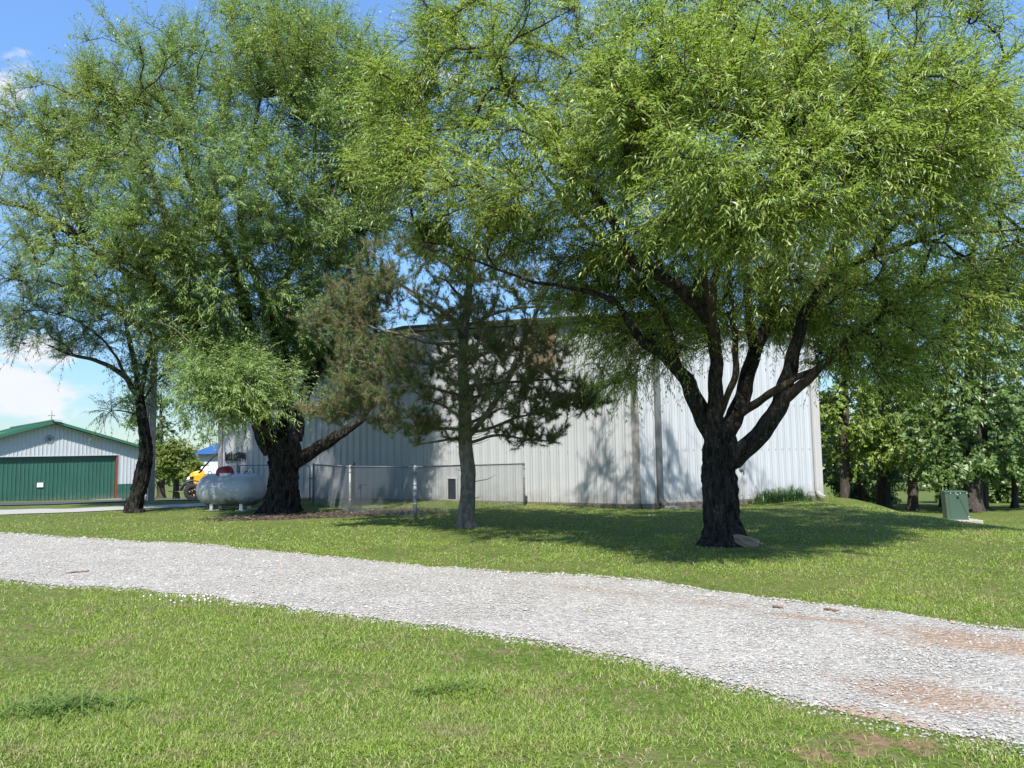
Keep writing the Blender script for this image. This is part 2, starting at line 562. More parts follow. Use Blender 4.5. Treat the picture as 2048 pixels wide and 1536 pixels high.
M['bark_r'] = bark_mat('dark_willow_bark', (.005, .0045, .004), (.075, .066, .057), lichen=(.22, .24, .22), scale=17, zs=.26, lo=.38, hi=.66)
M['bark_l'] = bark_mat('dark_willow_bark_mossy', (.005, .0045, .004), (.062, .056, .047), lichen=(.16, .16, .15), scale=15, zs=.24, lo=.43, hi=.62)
M['bark_br'] = bark_mat('brown_limb_bark', (.025, .019, .014), (.12, .092, .068), scale=14)
M['bark_pine'] = bark_mat('grey_pine_bark', (.085, .07, .055), (.34, .29, .25), scale=13, zs=.45)
M['pine_twig'] = bark_mat('pale_pine_branch', (.10, .085, .07), (.30, .26, .22), scale=12)
M['bark_bg'] = bark_mat('woodland_bark', (.03, .026, .022), (.11, .095, .08))
M['dead_twig'] = bark_mat('bare_pale_twig', (.16, .13, .10), (.36, .31, .26), scale=12)

M['leaf_r'] = leaf_mat('willow_leaf', [(0, (.17, .26, .045)), (.45, (.255, .355, .07)), (.8, (.335, .42, .105)), (.975, (.39, .45, .14)), (1, (.48, .38, .09))],
                       trans=.42, patch=(.33, .41, .09), pscale=.5)
M['leaf_l'] = leaf_mat('willow_leaf_grey_green', [(0, (.165, .26, .075)), (.5, (.235, .34, .105)), (1, (.31, .41, .15))],
                       trans=.40, patch=(.31, .36, .085), pscale=.3)
M['leaf_s'] = leaf_mat('small_willow_leaf', [(0, (.12, .19, .08)), (.5, (.16, .24, .10)), (1, (.21, .29, .13))], trans=.33)  # darker and bluer than the other willows: shade put into the leaf colour
M['needle'] = leaf_mat('pine_needle', [(0, (.11, .17, .055)), (.40, (.14, .19, .06)), (.62, (.19, .19, .075)), (.80, (.22, .16, .08)), (1, (.20, .115, .06))],
                       trans=.15, rough=.5)
M['leaf_m'] = leaf_mat('broad_leaf_yellow_green', [(0, (.115, .18, .028)), (.6, (.185, .26, .042)), (1, (.26, .33, .07))], trans=.38)
M['leaf_d'] = leaf_mat('broad_leaf_dark', [(0, (.08, .14, .036)), (.6, (.125, .20, .05)), (1, (.19, .265, .08))], trans=.35, spec=.6)
M['leaf_bush'] = leaf_mat('bright_shrub_leaf', [(0, (.11, .17, .02)), (.7, (.17, .22, .03)), (.9, (.21, .23, .05)), (1, (.26, .17, .06))], trans=.38)
M['leaf_iris'] = leaf_mat('iris_leaf', [(0, (.045, .105, .035)), (.6, (.065, .14, .045)), (1, (.10, .18, .05))], trans=.3)
M['grass_blade'] = leaf_mat('grass_blade', [(0, (.125, .20, .028)), (.40, (.205, .31, .045)), (.70, (.28, .385, .07)), (.83, (.35, .385, .12)), (.91, (.44, .40, .21)), (1, (.52, .45, .30))],
                            trans=.30, rough=.55, spec=.3, patch=(.265, .36, .05), pscale=.9, patch2=(.30, .27, .13), p2scale=1.5, tcol=(1.15, 1.2, .6))
M['weed'] = leaf_mat('broad_weed_blade', [(0, (.11, .18, .04)), (1, (.18, .27, .06))], trans=.3, spec=.25)
M['stick'] = plain('reddish_dead_twig', (.20, .125, .095), .9, var=.3)
M['clover'] = plain('white_clover_head', (.75, .73, .66), .8)


def ground_mat(spots=()):
    m, nt, b = new_mat('lawn_soil')
    t = N(nt, 'ShaderNodeTexCoord')
    n1 = N(nt, 'ShaderNodeTexNoise', inp={'Scale': .35, 'Detail': 5.0, 'Roughness': .6})
    n2 = N(nt, 'ShaderNodeTexNoise', inp={'Scale': 22.0, 'Detail': 6.0, 'Roughness': .75})
    Lk(nt, t.outputs['Object'], n1.inputs['Vector']); Lk(nt, t.outputs['Object'], n2.inputs['Vector'])
    r1 = ramp(nt, [(.25, (.075, .12, .022)), (.5, (.11, .16, .03)), (.75, (.15, .175, .05))])
    Lk(nt, n1.outputs['Fac'], r1.inputs[0])
    r2 = ramp(nt, [(.3, (.30, .28, .26)), (.55, (1, 1, 1)), (.8, (1.5, 1.35, 1.3))])
    Lk(nt, n2.outputs['Fac'], r2.inputs[0])
    mx = N(nt, 'ShaderNodeMix', data_type='RGBA', blend_type='MULTIPLY'); mx.inputs['Factor'].default_value = 1
    Lk(nt, r1.outputs[0], mx.inputs['A']); Lk(nt, r2.outputs[0], mx.inputs['B'])
    thatch = N(nt, 'ShaderNodeTexNoise', inp={'Scale': 5.0, 'Detail': 7.0, 'Roughness': .7}); Lk(nt, t.outputs['Object'], thatch.inputs['Vector'])
    acc = None
    for (x, y, rad, w) in spots:
        vd = N(nt, 'ShaderNodeVectorMath', operation='DISTANCE'); Lk(nt, t.outputs['Object'], vd.inputs[0]); vd.inputs[1].default_value = (x, y, float(height(x, y)))
        mr = N(nt, 'ShaderNodeMapRange', interpolation_type='SMOOTHSTEP', inp={'From Min': rad * .2, 'From Max': rad * 1.3, 'To Min': w, 'To Max': 0}); Lk(nt, vd.outputs['Value'], mr.inputs['Value'])
        if acc is None: acc = mr.outputs[0]
        else:
            a = N(nt, 'ShaderNodeMath', operation='MAXIMUM'); Lk(nt, acc, a.inputs[0]); Lk(nt, mr.outputs[0], a.inputs[1]); acc = a.outputs[0]
    r4 = ramp(nt, [(.3, (.10, .075, .045)), (.7, (.26, .20, .12))]); Lk(nt, n2.outputs['Fac'], r4.inputs[0])
    mt = N(nt, 'ShaderNodeMapRange', interpolation_type='SMOOTHSTEP', inp={'From Min': .46, 'From Max': .66, 'To Min': 0, 'To Max': .7}); Lk(nt, thatch.outputs['Fac'], mt.inputs['Value'])
    m4 = N(nt, 'ShaderNodeMix', data_type='RGBA'); Lk(nt, mt.outputs[0], m4.inputs['Factor']); Lk(nt, mx.outputs['Result'], m4.inputs['A']); Lk(nt, r4.outputs[0], m4.inputs['B'])
    last = m4.outputs['Result']
    if acc is not None:
        a = N(nt, 'ShaderNodeMath', operation='ADD'); Lk(nt, acc, a.inputs[0]); Lk(nt, thatch.outputs['Fac'], a.inputs[1])
        ms = N(nt, 'ShaderNodeMapRange', interpolation_type='SMOOTHSTEP', inp={'From Min': .72, 'From Max': .95, 'To Min': 0, 'To Max': .95}); Lk(nt, a.outputs[0], ms.inputs['Value'])
        r5 = ramp(nt, [(.3, (.12, .07, .04)), (.7, (.30, .20, .13))]); Lk(nt, n2.outputs['Fac'], r5.inputs[0])
        m5 = N(nt, 'ShaderNodeMix', data_type='RGBA'); Lk(nt, ms.outputs[0], m5.inputs['Factor']); Lk(nt, last, m5.inputs['A']); Lk(nt, r5.outputs[0], m5.inputs['B']); last = m5.outputs['Result']
    Lk(nt, last, b.inputs['Base Color'])
    b.inputs['Roughness'].default_value = .95; b.inputs['Specular IOR Level'].default_value = .1
    bp = N(nt, 'ShaderNodeBump', inp={'Strength': .6, 'Distance': .03})
    Lk(nt, n2.outputs['Fac'], bp.inputs['Height']); Lk(nt, bp.outputs[0], b.inputs['Normal'])
    return m


def road_mat(spots):
    """pale crushed limestone with washed-in clay patches (spots: x, y, radius, stretch)"""
    m, nt, b = new_mat('crushed_limestone')
    t = N(nt, 'ShaderNodeTexCoord')
    v = N(nt, 'ShaderNodeTexVoronoi', inp={'Scale': 34.0, 'Randomness': 1.0})
    Lk(nt, t.outputs['Object'], v.inputs['Vector'])
    sp = N(nt, 'ShaderNodeSeparateColor'); Lk(nt, v.outputs['Color'], sp.inputs[0])
    r1 = ramp(nt, [(0, (.23, .215, .19)), (.3, (.32, .302, .27)), (.75, (.39, .37, .335)), (1, (.46, .442, .41))])
    Lk(nt, sp.outputs[0], r1.inputs[0])
    n1 = N(nt, 'ShaderNodeTexNoise', inp={'Scale': 1.3, 'Detail': 8.0, 'Roughness': .7})
    Lk(nt, t.outputs['Object'], n1.inputs['Vector'])
    acc = None
    for (x, y, sx, sy, w) in spots:
        mp2 = N(nt, 'ShaderNodeMapping', vector_type='TEXTURE')
        mp2.inputs['Location'].default_value = (x, y, 0)
        mp2.inputs['Rotation'].default_value = (0, 0, R(-38))
        mp2.inputs['Scale'].default_value = (sx, sy, 8)
        Lk(nt, t.outputs['Object'], mp2.inputs[0])
        ln = N(nt, 'ShaderNodeVectorMath', operation='LENGTH'); Lk(nt, mp2.outputs[0], ln.inputs[0])
        mr = N(nt, 'ShaderNodeMapRange', interpolation_type='SMOOTHSTEP', inp={'From Min': .1, 'From Max': 1.25, 'To Min': w, 'To Max': 0})
        Lk(nt, ln.outputs['Value'], mr.inputs['Value'])
        if acc is None: acc = mr.outputs[0]
        else:
            a = N(nt, 'ShaderNodeMath', operation='MAXIMUM'); Lk(nt, acc, a.inputs[0]); Lk(nt, mr.outputs[0], a.inputs[1]); acc = a.outputs[0]
    a = N(nt, 'ShaderNodeMath', operation='ADD'); Lk(nt, acc, a.inputs[0]); Lk(nt, n1.outputs['Fac'], a.inputs[1])
    mr = N(nt, 'ShaderNodeMapRange', interpolation_type='SMOOTHSTEP', inp={'From Min': .62, 'From Max': 1.0, 'To Min': 0, 'To Max': .9})
    Lk(nt, a.outputs[0], mr.inputs['Value'])
    n3 = N(nt, 'ShaderNodeTexNoise', inp={'Scale': 14.0, 'Detail': 6.0}); Lk(nt, t.outputs['Object'], n3.inputs['Vector'])
    r3 = ramp(nt, [(.3, (.24, .15, .095)), (.7, (.37, .275, .20))]); Lk(nt, n3.outputs['Fac'], r3.inputs[0])
    mx = N(nt, 'ShaderNodeMix', data_type='RGBA')
    Lk(nt, mr.outputs[0], mx.inputs['Factor']); Lk(nt, r1.outputs[0], mx.inputs['A']); Lk(nt, r3.outputs[0], mx.inputs['B'])
    Lk(nt, mx.outputs['Result'], b.inputs['Base Color'])
    b.inputs['Roughness'].default_value = .95; b.inputs['Specular IOR Level'].default_value = .15
    bp = N(nt, 'ShaderNodeBump', inp={'Strength': .8, 'Distance': .025})
    Lk(nt, v.outputs['Distance'], bp.inputs['Height']); bp.invert = True
    Lk(nt, bp.outputs[0], b.inputs['Normal'])
    return m


def mulch_mat():
    m, nt, b = new_mat('bare_soil_and_leaf_litter')
    t = N(nt, 'ShaderNodeTexCoord')
    n1 = N(nt, 'ShaderNodeTexNoise', inp={'Scale': 12.0, 'Detail': 8.0, 'Roughness': .75}); Lk(nt, t.outputs['Object'], n1.inputs['Vector'])
    r = ramp(nt, [(.3, (.035, .025, .018)), (.55, (.09, .065, .045)), (.75, (.20, .15, .10))]); Lk(nt, n1.outputs['Fac'], r.inputs[0])
    Lk(nt, r.outputs[0], b.inputs['Base Color']); b.inputs['Roughness'].default_value = 1
    bp = N(nt, 'ShaderNodeBump', inp={'Strength': 1.0, 'Distance': .05}); Lk(nt, n1.outputs['Fac'], bp.inputs['Height']); Lk(nt, bp.outputs[0], b.inputs['Normal'])
    return m


def stone_mat():
    m, nt, b = new_mat('limestone_chip')
    g = N(nt, 'ShaderNodeNewGeometry')
    r = ramp(nt, [(0, (.26, .25, .23)), (.3, (.335, .318, .285)), (.75, (.40, .38, .345)), (.97, (.52, .505, .475)), (.985, (.42, .30, .21)), (1, (.46, .29, .17))])
    Lk(nt, g.outputs['Random Per Island'], r.inputs[0])
    t = N(nt, 'ShaderNodeTexCoord'); n1 = N(nt, 'ShaderNodeTexNoise', inp={'Scale': .9, 'Detail': 6.0, 'Roughness': .65}); Lk(nt, t.outputs['Object'], n1.inputs['Vector'])
    mr = N(nt, 'ShaderNodeMapRange', interpolation_type='SMOOTHSTEP', inp={'From Min': .45, 'From Max': .70, 'To Min': 0, 'To Max': .6}); Lk(nt, n1.outputs['Fac'], mr.inputs['Value'])
    mx = N(nt, 'ShaderNodeMix', data_type='RGBA'); Lk(nt, mr.outputs[0], mx.inputs['Factor']); Lk(nt, r.outputs[0], mx.inputs['A']); mx.inputs['B'].default_value = (.32, .292, .255, 1)
    Lk(nt, mx.outputs['Result'], b.inputs['Base Color'])
    b.inputs['Roughness'].default_value = .9; b.inputs['Specular IOR Level'].default_value = .2
    return m


# ------------------------------------------------------------------ ground, road
rng = np.random.default_rng(11)


def grid_coords():
    ys = [-60, -30, -12, -5, 0]
    y = 0.0
    while y < 30: y += .5; ys.append(y)
    while y < 140: y += 2.5; ys.append(y)
    while y < 3000: y *= 1.35; ys.append(y)
    xs = [0.0]; x = 0.0
    while x < 34: x += .6; xs.append(x)
    while x < 120: x += 4; xs.append(x)
    while x < 2500: x *= 1.4; xs.append(x)
    xs = sorted([-a for a in xs[1:]] + xs)
    return np.array(xs), np.array(ys)


gx, gy = grid_coords()
GX, GY = np.meshgrid(gx, gy)
GZ = height(GX, GY)
V = np.stack([GX, GY, GZ], -1).reshape(-1, 3)
nx = len(gx); ny = len(gy)
idx = np.arange(nx * ny).reshape(ny, nx)
Q = np.stack([idx[:-1, :-1], idx[:-1, 1:], idx[1:, 1:], idx[1:, :-1]], -1).reshape(-1, 4)
CLAY = [(float(P(1447, 1090, 12.8)[0]), float(P(1447, 1090, 12.8)[1]), .62, .55)] + [(*ground(px, py)[:2], rad, w) for (px, py, rad, w) in [(1740, 1478, .24, .42), (1700, 1500, .16, .4), (1840, 1492, .2, .42), (1960, 1268, .3, .45), (1640, 1512, .2, .4), (1990, 1200, .35, .35), (1965, 1065, .5, .4), (330, 1265, .16, .35), (165, 1300, .16, .35), (600, 1420, .3, .3), (520, 1475, .25, .3), (1340, 1105, .6, .3), (900, 1400, .3, .25)]]
g = link('ground', np_mesh('ground', V, [Q], True), ground_mat(CLAY))
tag(g, kind='structure')

far_px = [(0, 1065), (300, 1083), (600, 1105), (830, 1130), (1000, 1137), (1150, 1150), (1300, 1162), (1500, 1187), (1700, 1215), (1900, 1243), (2048, 1258)]
near_px = [(0, 1167), (150, 1175), (400, 1195), (500, 1213), (700, 1235), (900, 1258), (1100, 1292), (1300, 1335), (1500, 1385), (1620, 1415), (1750, 1450), (1870, 1480), (2048, 1502)]
far_g = np.array([ground(*q)[:2] for q in far_px])
near_g = np.array([ground(*q)[:2] for q in near_px])


def ext(pts, xa, xb):
    a = pts[0] + (pts[0] - pts[2]) / (pts[0][0] - pts[2][0]) * (xa - pts[0][0])
    e = pts[-1] + (pts[-1] - pts[-3]) / (pts[-1][0] - pts[-3][0]) * (xb - pts[-1][0])
    return np.vstack([a, pts, e])


far_g = ext(far_g, -30, 16); near_g = ext(near_g, -30, 16)


def road_far(X): return np.interp(X, far_g[:, 0], far_g[:, 1])
def road_near(X): return np.interp(X, near_g[:, 0], near_g[:, 1])


def edge_n(X, s): return .34 * (fbm(np.asarray(X) * 1.1, 0 * np.asarray(X) + s, s, 4) - .5) + .12 * (vnoise(np.asarray(X) * 7, 0 * np.asarray(X) + s, s) - .5)


rx = np.concatenate([np.arange(-30, -12, .4), np.arange(-12, 7, .06), np.arange(7, 16, .4)])
rv = np.linspace(0, 1, 34)
ya = road_near(rx) + edge_n(rx, 21); yb = road_far(rx) + edge_n(rx, 41)
RX = np.repeat(rx[:, None], len(rv), 1)
RY = ya[:, None] + (yb - ya)[:, None] * rv[None]
RZ = height(RX, RY) - .03 + .042 * sstep(0, .06, rv)[None] * sstep(0, .06, 1 - rv)[None] + .03 * np.sin(np.pi * rv)[None] + .012 * (vnoise(RX * 2.5, RY * 2.5, 8) - .5)
idx = np.arange(RX.size).reshape(RX.shape)
Q = np.stack([idx[:-1, :-1], idx[1:, :-1], idx[1:, 1:], idx[:-1, 1:]], -1).reshape(-1, 4)
clay = []
for (px, py, sx, sy, w) in [(1930, 1290, 1.1, .55, .55), (1870, 1400, .75, .45, .5), (1780, 1455, .7, .35, .5), (1640, 1245, 1.5, .18, .42), (1350, 1205, 2.4, .30, .30), (1180, 1185, 1.8, .25, .28), (2040, 1300, .6, .4, .4)]:
    q = ground(px, py); clay.append((q[0], q[1], sx, sy, w))
road = link('gravel_road', np_mesh('gravel_road', np.stack([RX, RY, RZ], -1).reshape(-1, 3), [Q], True), road_mat(clay))
tag(road, kind='structure')


def strip(name, far, near, mat, dz, n=60):
    A = np.array([ground(*q)[:2] for q in far]); B = np.array([ground(*q)[:2] for q in near])
    def rs(a):
        d = np.concatenate([[0], np.cumsum(np.hypot(*np.diff(a, axis=0).T))]); s = np.linspace(0, d[-1], n)
        return np.stack([np.interp(s, d, a[:, 0]), np.interp(s, d, a[:, 1])], 1)
    A = rs(A); B = rs(B)
    k = 8
    w = np.linspace(0, 1, k)[None, :, None]
    XY = A[:, None] * (1 - w) + B[:, None] * w
    XY[:, 0] += .18 * (np.stack([vnoise(A[:, 0] * 1.3, A[:, 1], 61), vnoise(A[:, 0] * 1.3, A[:, 1], 62)], 1) - .5)
    Z = height(XY[..., 0], XY[..., 1]) + dz
    idx = np.arange(n * k).reshape(n, k)
    Q = np.stack([idx[:-1, :-1], idx[:-1, 1:], idx[1:, 1:], idx[1:, :-1]], -1).reshape(-1, 4)
    Q = Q[:, ::-1]
    o = link(name, np_mesh(name, np.concatenate([XY, Z[..., None]], -1).reshape(-1, 3), [Q], True), mat)
    tag(o, kind='structure')
    return A, B


lane_mat = plain('pale_lane_gravel', (.36, .34, .31), .95, var=.25, scale=20, bump=.5)
laneA, laneB = strip('gravel_lane', [(-400, 1029), (-60, 1022), (120, 1018.5), (260, 1014), (330, 1010.5), (440, 1005.5), (520, 1002)],
                     [(-400, 1043), (-60, 1033), (120, 1026.5), (260, 1020), (330, 1016.5), (440, 1011.5), (520, 1008)], lane_mat, .02)
strip('asphalt_road', [(-300, 1009), (0, 1007.5), (120, 1005), (235, 1001.3), (330, 999.5), (440, 998), (700, 995)],
      [(-300, 1014.5), (0, 1012.5), (120, 1009.5), (235, 1005.2), (330, 1002), (440, 1000.2), (700, 997)], M['asphalt'], .03)

# bare soil bed under the big willow and inside the fence
bed_c = P(650, 1020, 20.6)[:2]


def bed_r(X, Y):
    a = ((X + 4.75) * .94 + (Y - 20.0) * .35) / 2.95
    b = (-(X + 4.75) * .35 + (Y - 20.0) * .94) / 1.05
    return np.sqrt(a * a + b * b) + .35 * (fbm(X * 1.4, Y * 1.4, 71) - .5)


n = 60
bv = []; bf = []
for i in range(n):
    for j in range(n):
        x = -9 + 9.0 * i / (n - 1); y = 17.5 + 5.5 * j / (n - 1); bv.append((x, y))
bv = np.array(bv); rr = bed_r(bv[:, 0], bv[:, 1])
Z = height(bv[:, 0], bv[:, 1]) + .014 - .05 * sstep(.8, 1.0, rr) + .02 * (vnoise(bv[:, 0] * 6, bv[:, 1] * 6, 3))
idx = np.arange(n * n).reshape(n, n)
Q = np.stack([idx[:-1, :-1], idx[1:, :-1], idx[1:, 1:], idx[:-1, 1:]], -1).reshape(-1, 4)
Q = Q[(rr[Q] < 1.0).all(1)]
o = link('soil_bed', np_mesh('soil_bed', np.column_stack([bv, Z]), [Q], True), mulch_mat()); tag(o, kind='structure')

# building footprint (white hall), needed by the grass
A_ = P(437, 1000, 31.0); B_ = P(1283, 1020, 21.8); C_ = P(1645, 1005, 25.3)
A2 = np.array([A_[0], A_[1]]); B2 = np.array([B_[0], B_[1]]); C2 = np.array([C_[0], C_[1]])


def in_hall(X, Y):
    u = (B2 - A2) / np.linalg.norm(B2 - A2); nn = np.array([u[1], -u[0]])
    u2 = (C2 - B2) / np.linalg.norm(C2 - B2); n2 = np.array([u2[1], -u2[0]])
    d1 = (X - A2[0]) * nn[0] + (Y - A2[1]) * nn[1]; d2 = (X - B2[0]) * n2[0] + (Y - B2[1]) * n2[1]
    return (d1 < 0) & (d2 < 0)


# ------------------------------------------------------------------ grass
def lane_mask(X, Y):
    yf = np.interp(X, laneA[:, 0], laneA[:, 1]); yn = np.interp(X, laneB[:, 0], laneB[:, 1])
    return (Y > yn) & (Y < yf + 12) & (Y < 60)


def grass_points(n, z0, z1, ua, ub, seed):
    r = np.random.default_rng(seed)
    u = r.uniform(ua, ub, n); Z = np.exp(r.uniform(math.log(z0), math.log(z1), n))
    X = u * Z; Y = Z
    nf = .10 * r.normal(size=n)
    inroad = (Y > road_near(X) + edge_n(X, 21) + nf) & (Y < road_far(X) + edge_n(X, 41) + nf)
    ok = ~inroad
    # a few sprigs growing in the road edge
    spr = inroad & (r.random(n) < .10) & ((Y - road_near(X)) < .9) & (vnoise(X * 4, Y * 4, 91) > .66)
    ok = (ok | spr) & ~in_hall(X, Y) & ~lane_mask(X, Y)
    ok &= (bed_r(X, Y) + .18 * r.normal(size=n)) > 1.0
    pc = P(1924, 1049, 18.9)
    ok &= ~((np.abs(X - pc[0] + .16) < .6) & (np.abs(Y - pc[1] - .2) < .44))
    tc_ = P(1447, 1090, 12.8)
    ok &= ~((np.hypot(X - tc_[0], (Y - tc_[1]) * 1.0) < .62 + .2 * r.normal(size=n)) & (r.random(n) < .85))
    # worn, thin places
    thin = fbm(X * 1.1, Y * 1.1, 33, 4)
    ok &= r.random(n) < np.clip((thin - .30) * 4.5, .16, 1)
    # bare clay by the near road edge on the right
    for (px, py, rad) in [(1740, 1480, .32), (1700, 1500, .2), (1830, 1490, .25), (1960, 1270, .25)]:
        q = ground(px, py)
        ok &= ~((np.hypot((X - q[0]) * .7, Y - q[1]) < rad * (.5 + vnoise(X * 6, Y * 6, 12))) & (r.random(n) < .6))
    return X[ok], Y[ok], r


def make_blades(X, Y, r, hgt, wid, lean, three=True):
    n = len(X)
    Z = height(X, Y) - .004
    patch = fbm(X * 1.3, Y * 1.3, 55, 3)
    h = hgt * (.55 + .9 * r.random(n)) * (.65 + .8 * patch)
    az = r.uniform(0, 2 * np.pi, n)
    ln = lean * (.35 + r.random(n))
    w = wid * (.6 + .8 * r.random(n))
    dxy = np.stack([np.cos(az), np.sin(az)], 1)
    fz = az + np.pi / 2 + r.uniform(-.9, .9, n)
    sxy = np.stack([np.cos(fz), np.sin(fz)], 1)
    base = np.column_stack([X, Y, Z])
    L = lambda a, b: np.column_stack([dxy * a[:, None], b])
    side = np.column_stack([sxy * (w / 2)[:, None], np.zeros(n)])
    tip = base + L(ln * h, h * np.clip(1.05 - ln * .55, .12, 1))
    if three:
        mid = base + L(ln * h * .38, h * np.clip(.68 - ln * .18, .2, 1))
        V = np.stack([base - side * .8, base + side * .8, mid + side, mid - side, tip], 1).reshape(-1, 3)
        b = np.arange(n)[:, None] * 5
        return V, [np.array([[0, 1, 2, 3]]) + b, np.array([[3, 2, 4]]) + b]
    V = np.stack([base - side, base + side, tip], 1).reshape(-1, 3)
    return V, [np.array([[0, 1, 2]]) + np.arange(n)[:, None] * 3]


X, Y, r = grass_points(75000, 3.1, 4.4, -.80, .80, 101)
V, Fs = make_blades(X, Y, r, .036, .0022 + .0005 * Y, 1.2, True)
o = link('near_lawn_grass', np_mesh('near_lawn_grass', V, Fs), M['grass_blade']); tag(o, kind='stuff')
X, Y, r = grass_points(330000, 4.1, 8.5, -.80, .80, 104)
k = (Y > 4.3 + r.normal(size=len(Y)) * .1) & (Y < 8.0 + r.normal(size=len(Y)) * .4); X = X[k]; Y = Y[k]
V, Fs = make_blades(X, Y, r, .036, .0028 + .0007 * Y, 1.15, False)
o = link('front_lawn_grass', np_mesh('front_lawn_grass', V, Fs), M['grass_blade']); tag(o, kind='stuff')
X, Y, r = grass_points(360000, 6.6, 14, -.82, .82, 103)
k = (Y > 8.0 + r.normal(size=len(Y)) * .5); X = X[k]; Y = Y[k]
V, Fs = make_blades(X, Y, r, .034, .004 + .0007 * Y, 1.1, False)
o = link('middle_lawn_grass', np_mesh('middle_lawn_grass', V, Fs), M['grass_blade']); tag(o, kind='stuff')
X, Y, r = grass_points(230000, 11.0, 34, -.86, .86, 102)
k = (Y > 13 + r.normal(size=len(Y)) * .8); X = X[k]; Y = Y[k]
V, Fs = make_blades(X, Y, r, .034, .005 + .0009 * Y, 1.0, False)
o = link('far_lawn_grass', np_mesh('far_lawn_grass', V, Fs), M['grass_blade']); tag(o, kind='stuff')

# darker weed tufts in the near lawn
def tuft(name, label, cat, px, py, n, L, wd, mat, spread, seed, upright=.5):
    r = np.random.default_rng(seed)
    c = ground(px, py)
    X = c[0] + r.normal(size=n) * spread; Y = c[1] + r.normal(size=n) * spread * .55
    az = r.uniform(0, 2 * np.pi, n); ln = L * r.uniform(.5, 1.1, n); up = upright * r.uniform(.5, 1.3, n)
    d = np.stack([np.cos(az), np.sin(az)], 1); s = np.stack([-np.sin(az), np.cos(az)], 1)
    rows = []
    for t, wq in ((0, .7), (.35, 1), (.7, .8), (1, .05)):
        h = ln * up * (1.9 * t - 1.15 * t * t)
        p = np.column_stack([X + d[:, 0] * ln * t * (1 - .45 * up), Y + d[:, 1] * ln * t * (1 - .45 * up), h])
        p[:, 2] += height(p[:, 0], p[:, 1])
        sd = np.column_stack([s * (wd * wq / 2), np.zeros(n)])
        rows += [p - sd, p + sd]
    V = np.stack(rows, 1)
    b = np.arange(n)[:, None] * 8
    F = np.concatenate([np.array([[2 * i, 2 * i + 1, 2 * i + 3, 2 * i + 2]]) + b for i in range(3)])
    V = V.reshape(-1, 3) - c
    o = link(name, np_mesh(name, V, [F]), mat); o.location = c
    tag(o, label, cat)
    return o


tuft('weed_tuft', 'wide dark green weed tuft sprawling in the front lawn at lower left', 'weed', 135, 1420, 260, .26, .009, M['weed'], .20, 5, .4)
tuft('weed_tuft', 'small dark weed tuft in the middle of the front lawn', 'weed', 900, 1385, 110, .2, .009, M['weed'], .14, 6, .4)

# gravel chips
n = 300000
r = np.random.default_rng(77)
u = r.uniform(-.8, .8, n); zz = np.exp(r.uniform(math.log(3.4), math.log(20), n * 1))
X = u * zz; Y = zz
e = .05 * r.normal(size=n)
ok = (Y > road_near(X) + edge_n(X, 21) + e - .05) & (Y < road_far(X) + edge_n(X, 41) + e)
dens = 1 - sum(w * 1.5 * np.exp(-(((X - x) * .8 - (Y - y) * .6) ** 2 / sx ** 2 + ((X - x) * .6 + (Y - y) * .8) ** 2 / sy ** 2)) for (x, y, sx, sy, w) in clay)
vv_ = np.clip((Y - road_near(X)) / (road_far(X) - road_near(X)), 0, 1)
dens = dens * (1 - .45 * np.exp(-((vv_ - .30) / .07) ** 2) - .45 * np.exp(-((vv_ - .68) / .08) ** 2))     # wheel tracks
ok &= r.random(n) < np.clip(dens, .30, 1)
X = X[ok]; Y = Y[ok]; n = len(X)
ya = road_near(X) + edge_n(X, 21); yb = road_far(X) + edge_n(X, 41)
vv = np.clip((Y - ya) / (yb - ya), 0, 1)
Zs = height(X, Y) - .002 + .014 * sstep(0, .06, vv) * sstep(0, .06, 1 - vv) + .03 * np.sin(np.pi * vv)
sz = r.gamma(4.0, .0013, n) * (.55 + .065 * Y) + .0025
base = np.array([[1, 0, 0], [0, 1, 0], [-1, 0, 0], [0, -1, 0], [0, 0, 1], [0, 0, -1]], float)
ang = r.uniform(0, 2 * np.pi, n)
jit = 1 + r.normal(size=(n, 6, 1)) * .22
pts = base[None] * jit + r.normal(size=(n, 6, 3)) * .14
pts[..., 0] *= r.uniform(.8, 1.5, n)[:, None]; pts[..., 2] *= r.uniform(.4, .85, n)[:, None]
ca, sa = np.cos(ang)[:, None], np.sin(ang)[:, None]
px_, py_ = pts[..., 0] * ca - pts[..., 1] * sa, pts[..., 0] * sa + pts[..., 1] * ca
pts = np.stack([px_, py_, pts[..., 2]], -1) * sz[:, None, None]
pts += np.stack([X, Y, Zs + sz * .22], -1)[:, None, :]
pts = pts[:, :5]
oct_f = np.array([[0, 1, 4], [1, 2, 4], [2, 3, 4], [3, 0, 4]])
F = (np.arange(n)[:, None, None] * 5 + oct_f[None]).reshape(-1, 3)
o = link('gravel', np_mesh('gravel', pts.reshape(-1, 3), [F]), stone_mat()); tag(o, kind='stuff')

for i, (lb, xa, ya_, xb, yb_) in enumerate([('thin brown stick lying on the gravel road at far left', 132, 1152, 178, 1148), ('short dark stick on the gravel road near the far edge at right', 1648, 1226, 1680, 1230), ('small brown stick on the middle of the gravel road', 1545, 1221, 1568, 1223)]):
    a = ground(xa, ya_); b = ground(xb, yb_); c = (a + b) / 2
    mb = MB(); m_ = (b - a) / 2; k = np.array([-m_[1], m_[0], 0]) * .12
    mb.tube([tuple(-m_ + [0, 0, .035]), tuple(-m_ * .3 + k + [0, 0, .045]), tuple(m_ * .4 - k + [0, 0, .04]), tuple(m_ + [0, 0, .045])], [.012, .013, .010, .006], 6)
    mb.tube([tuple(m_ * .1 + [0, 0, .042]), tuple(m_ * .45 + k * 2.2 + [0, 0, .05])], [.007, .003], 5)
    o = mb.build('fallen_stick', M['stick']); o.location = c; tag(o, lb, 'stick')
r = np.random.default_rng(90); mb = MB()
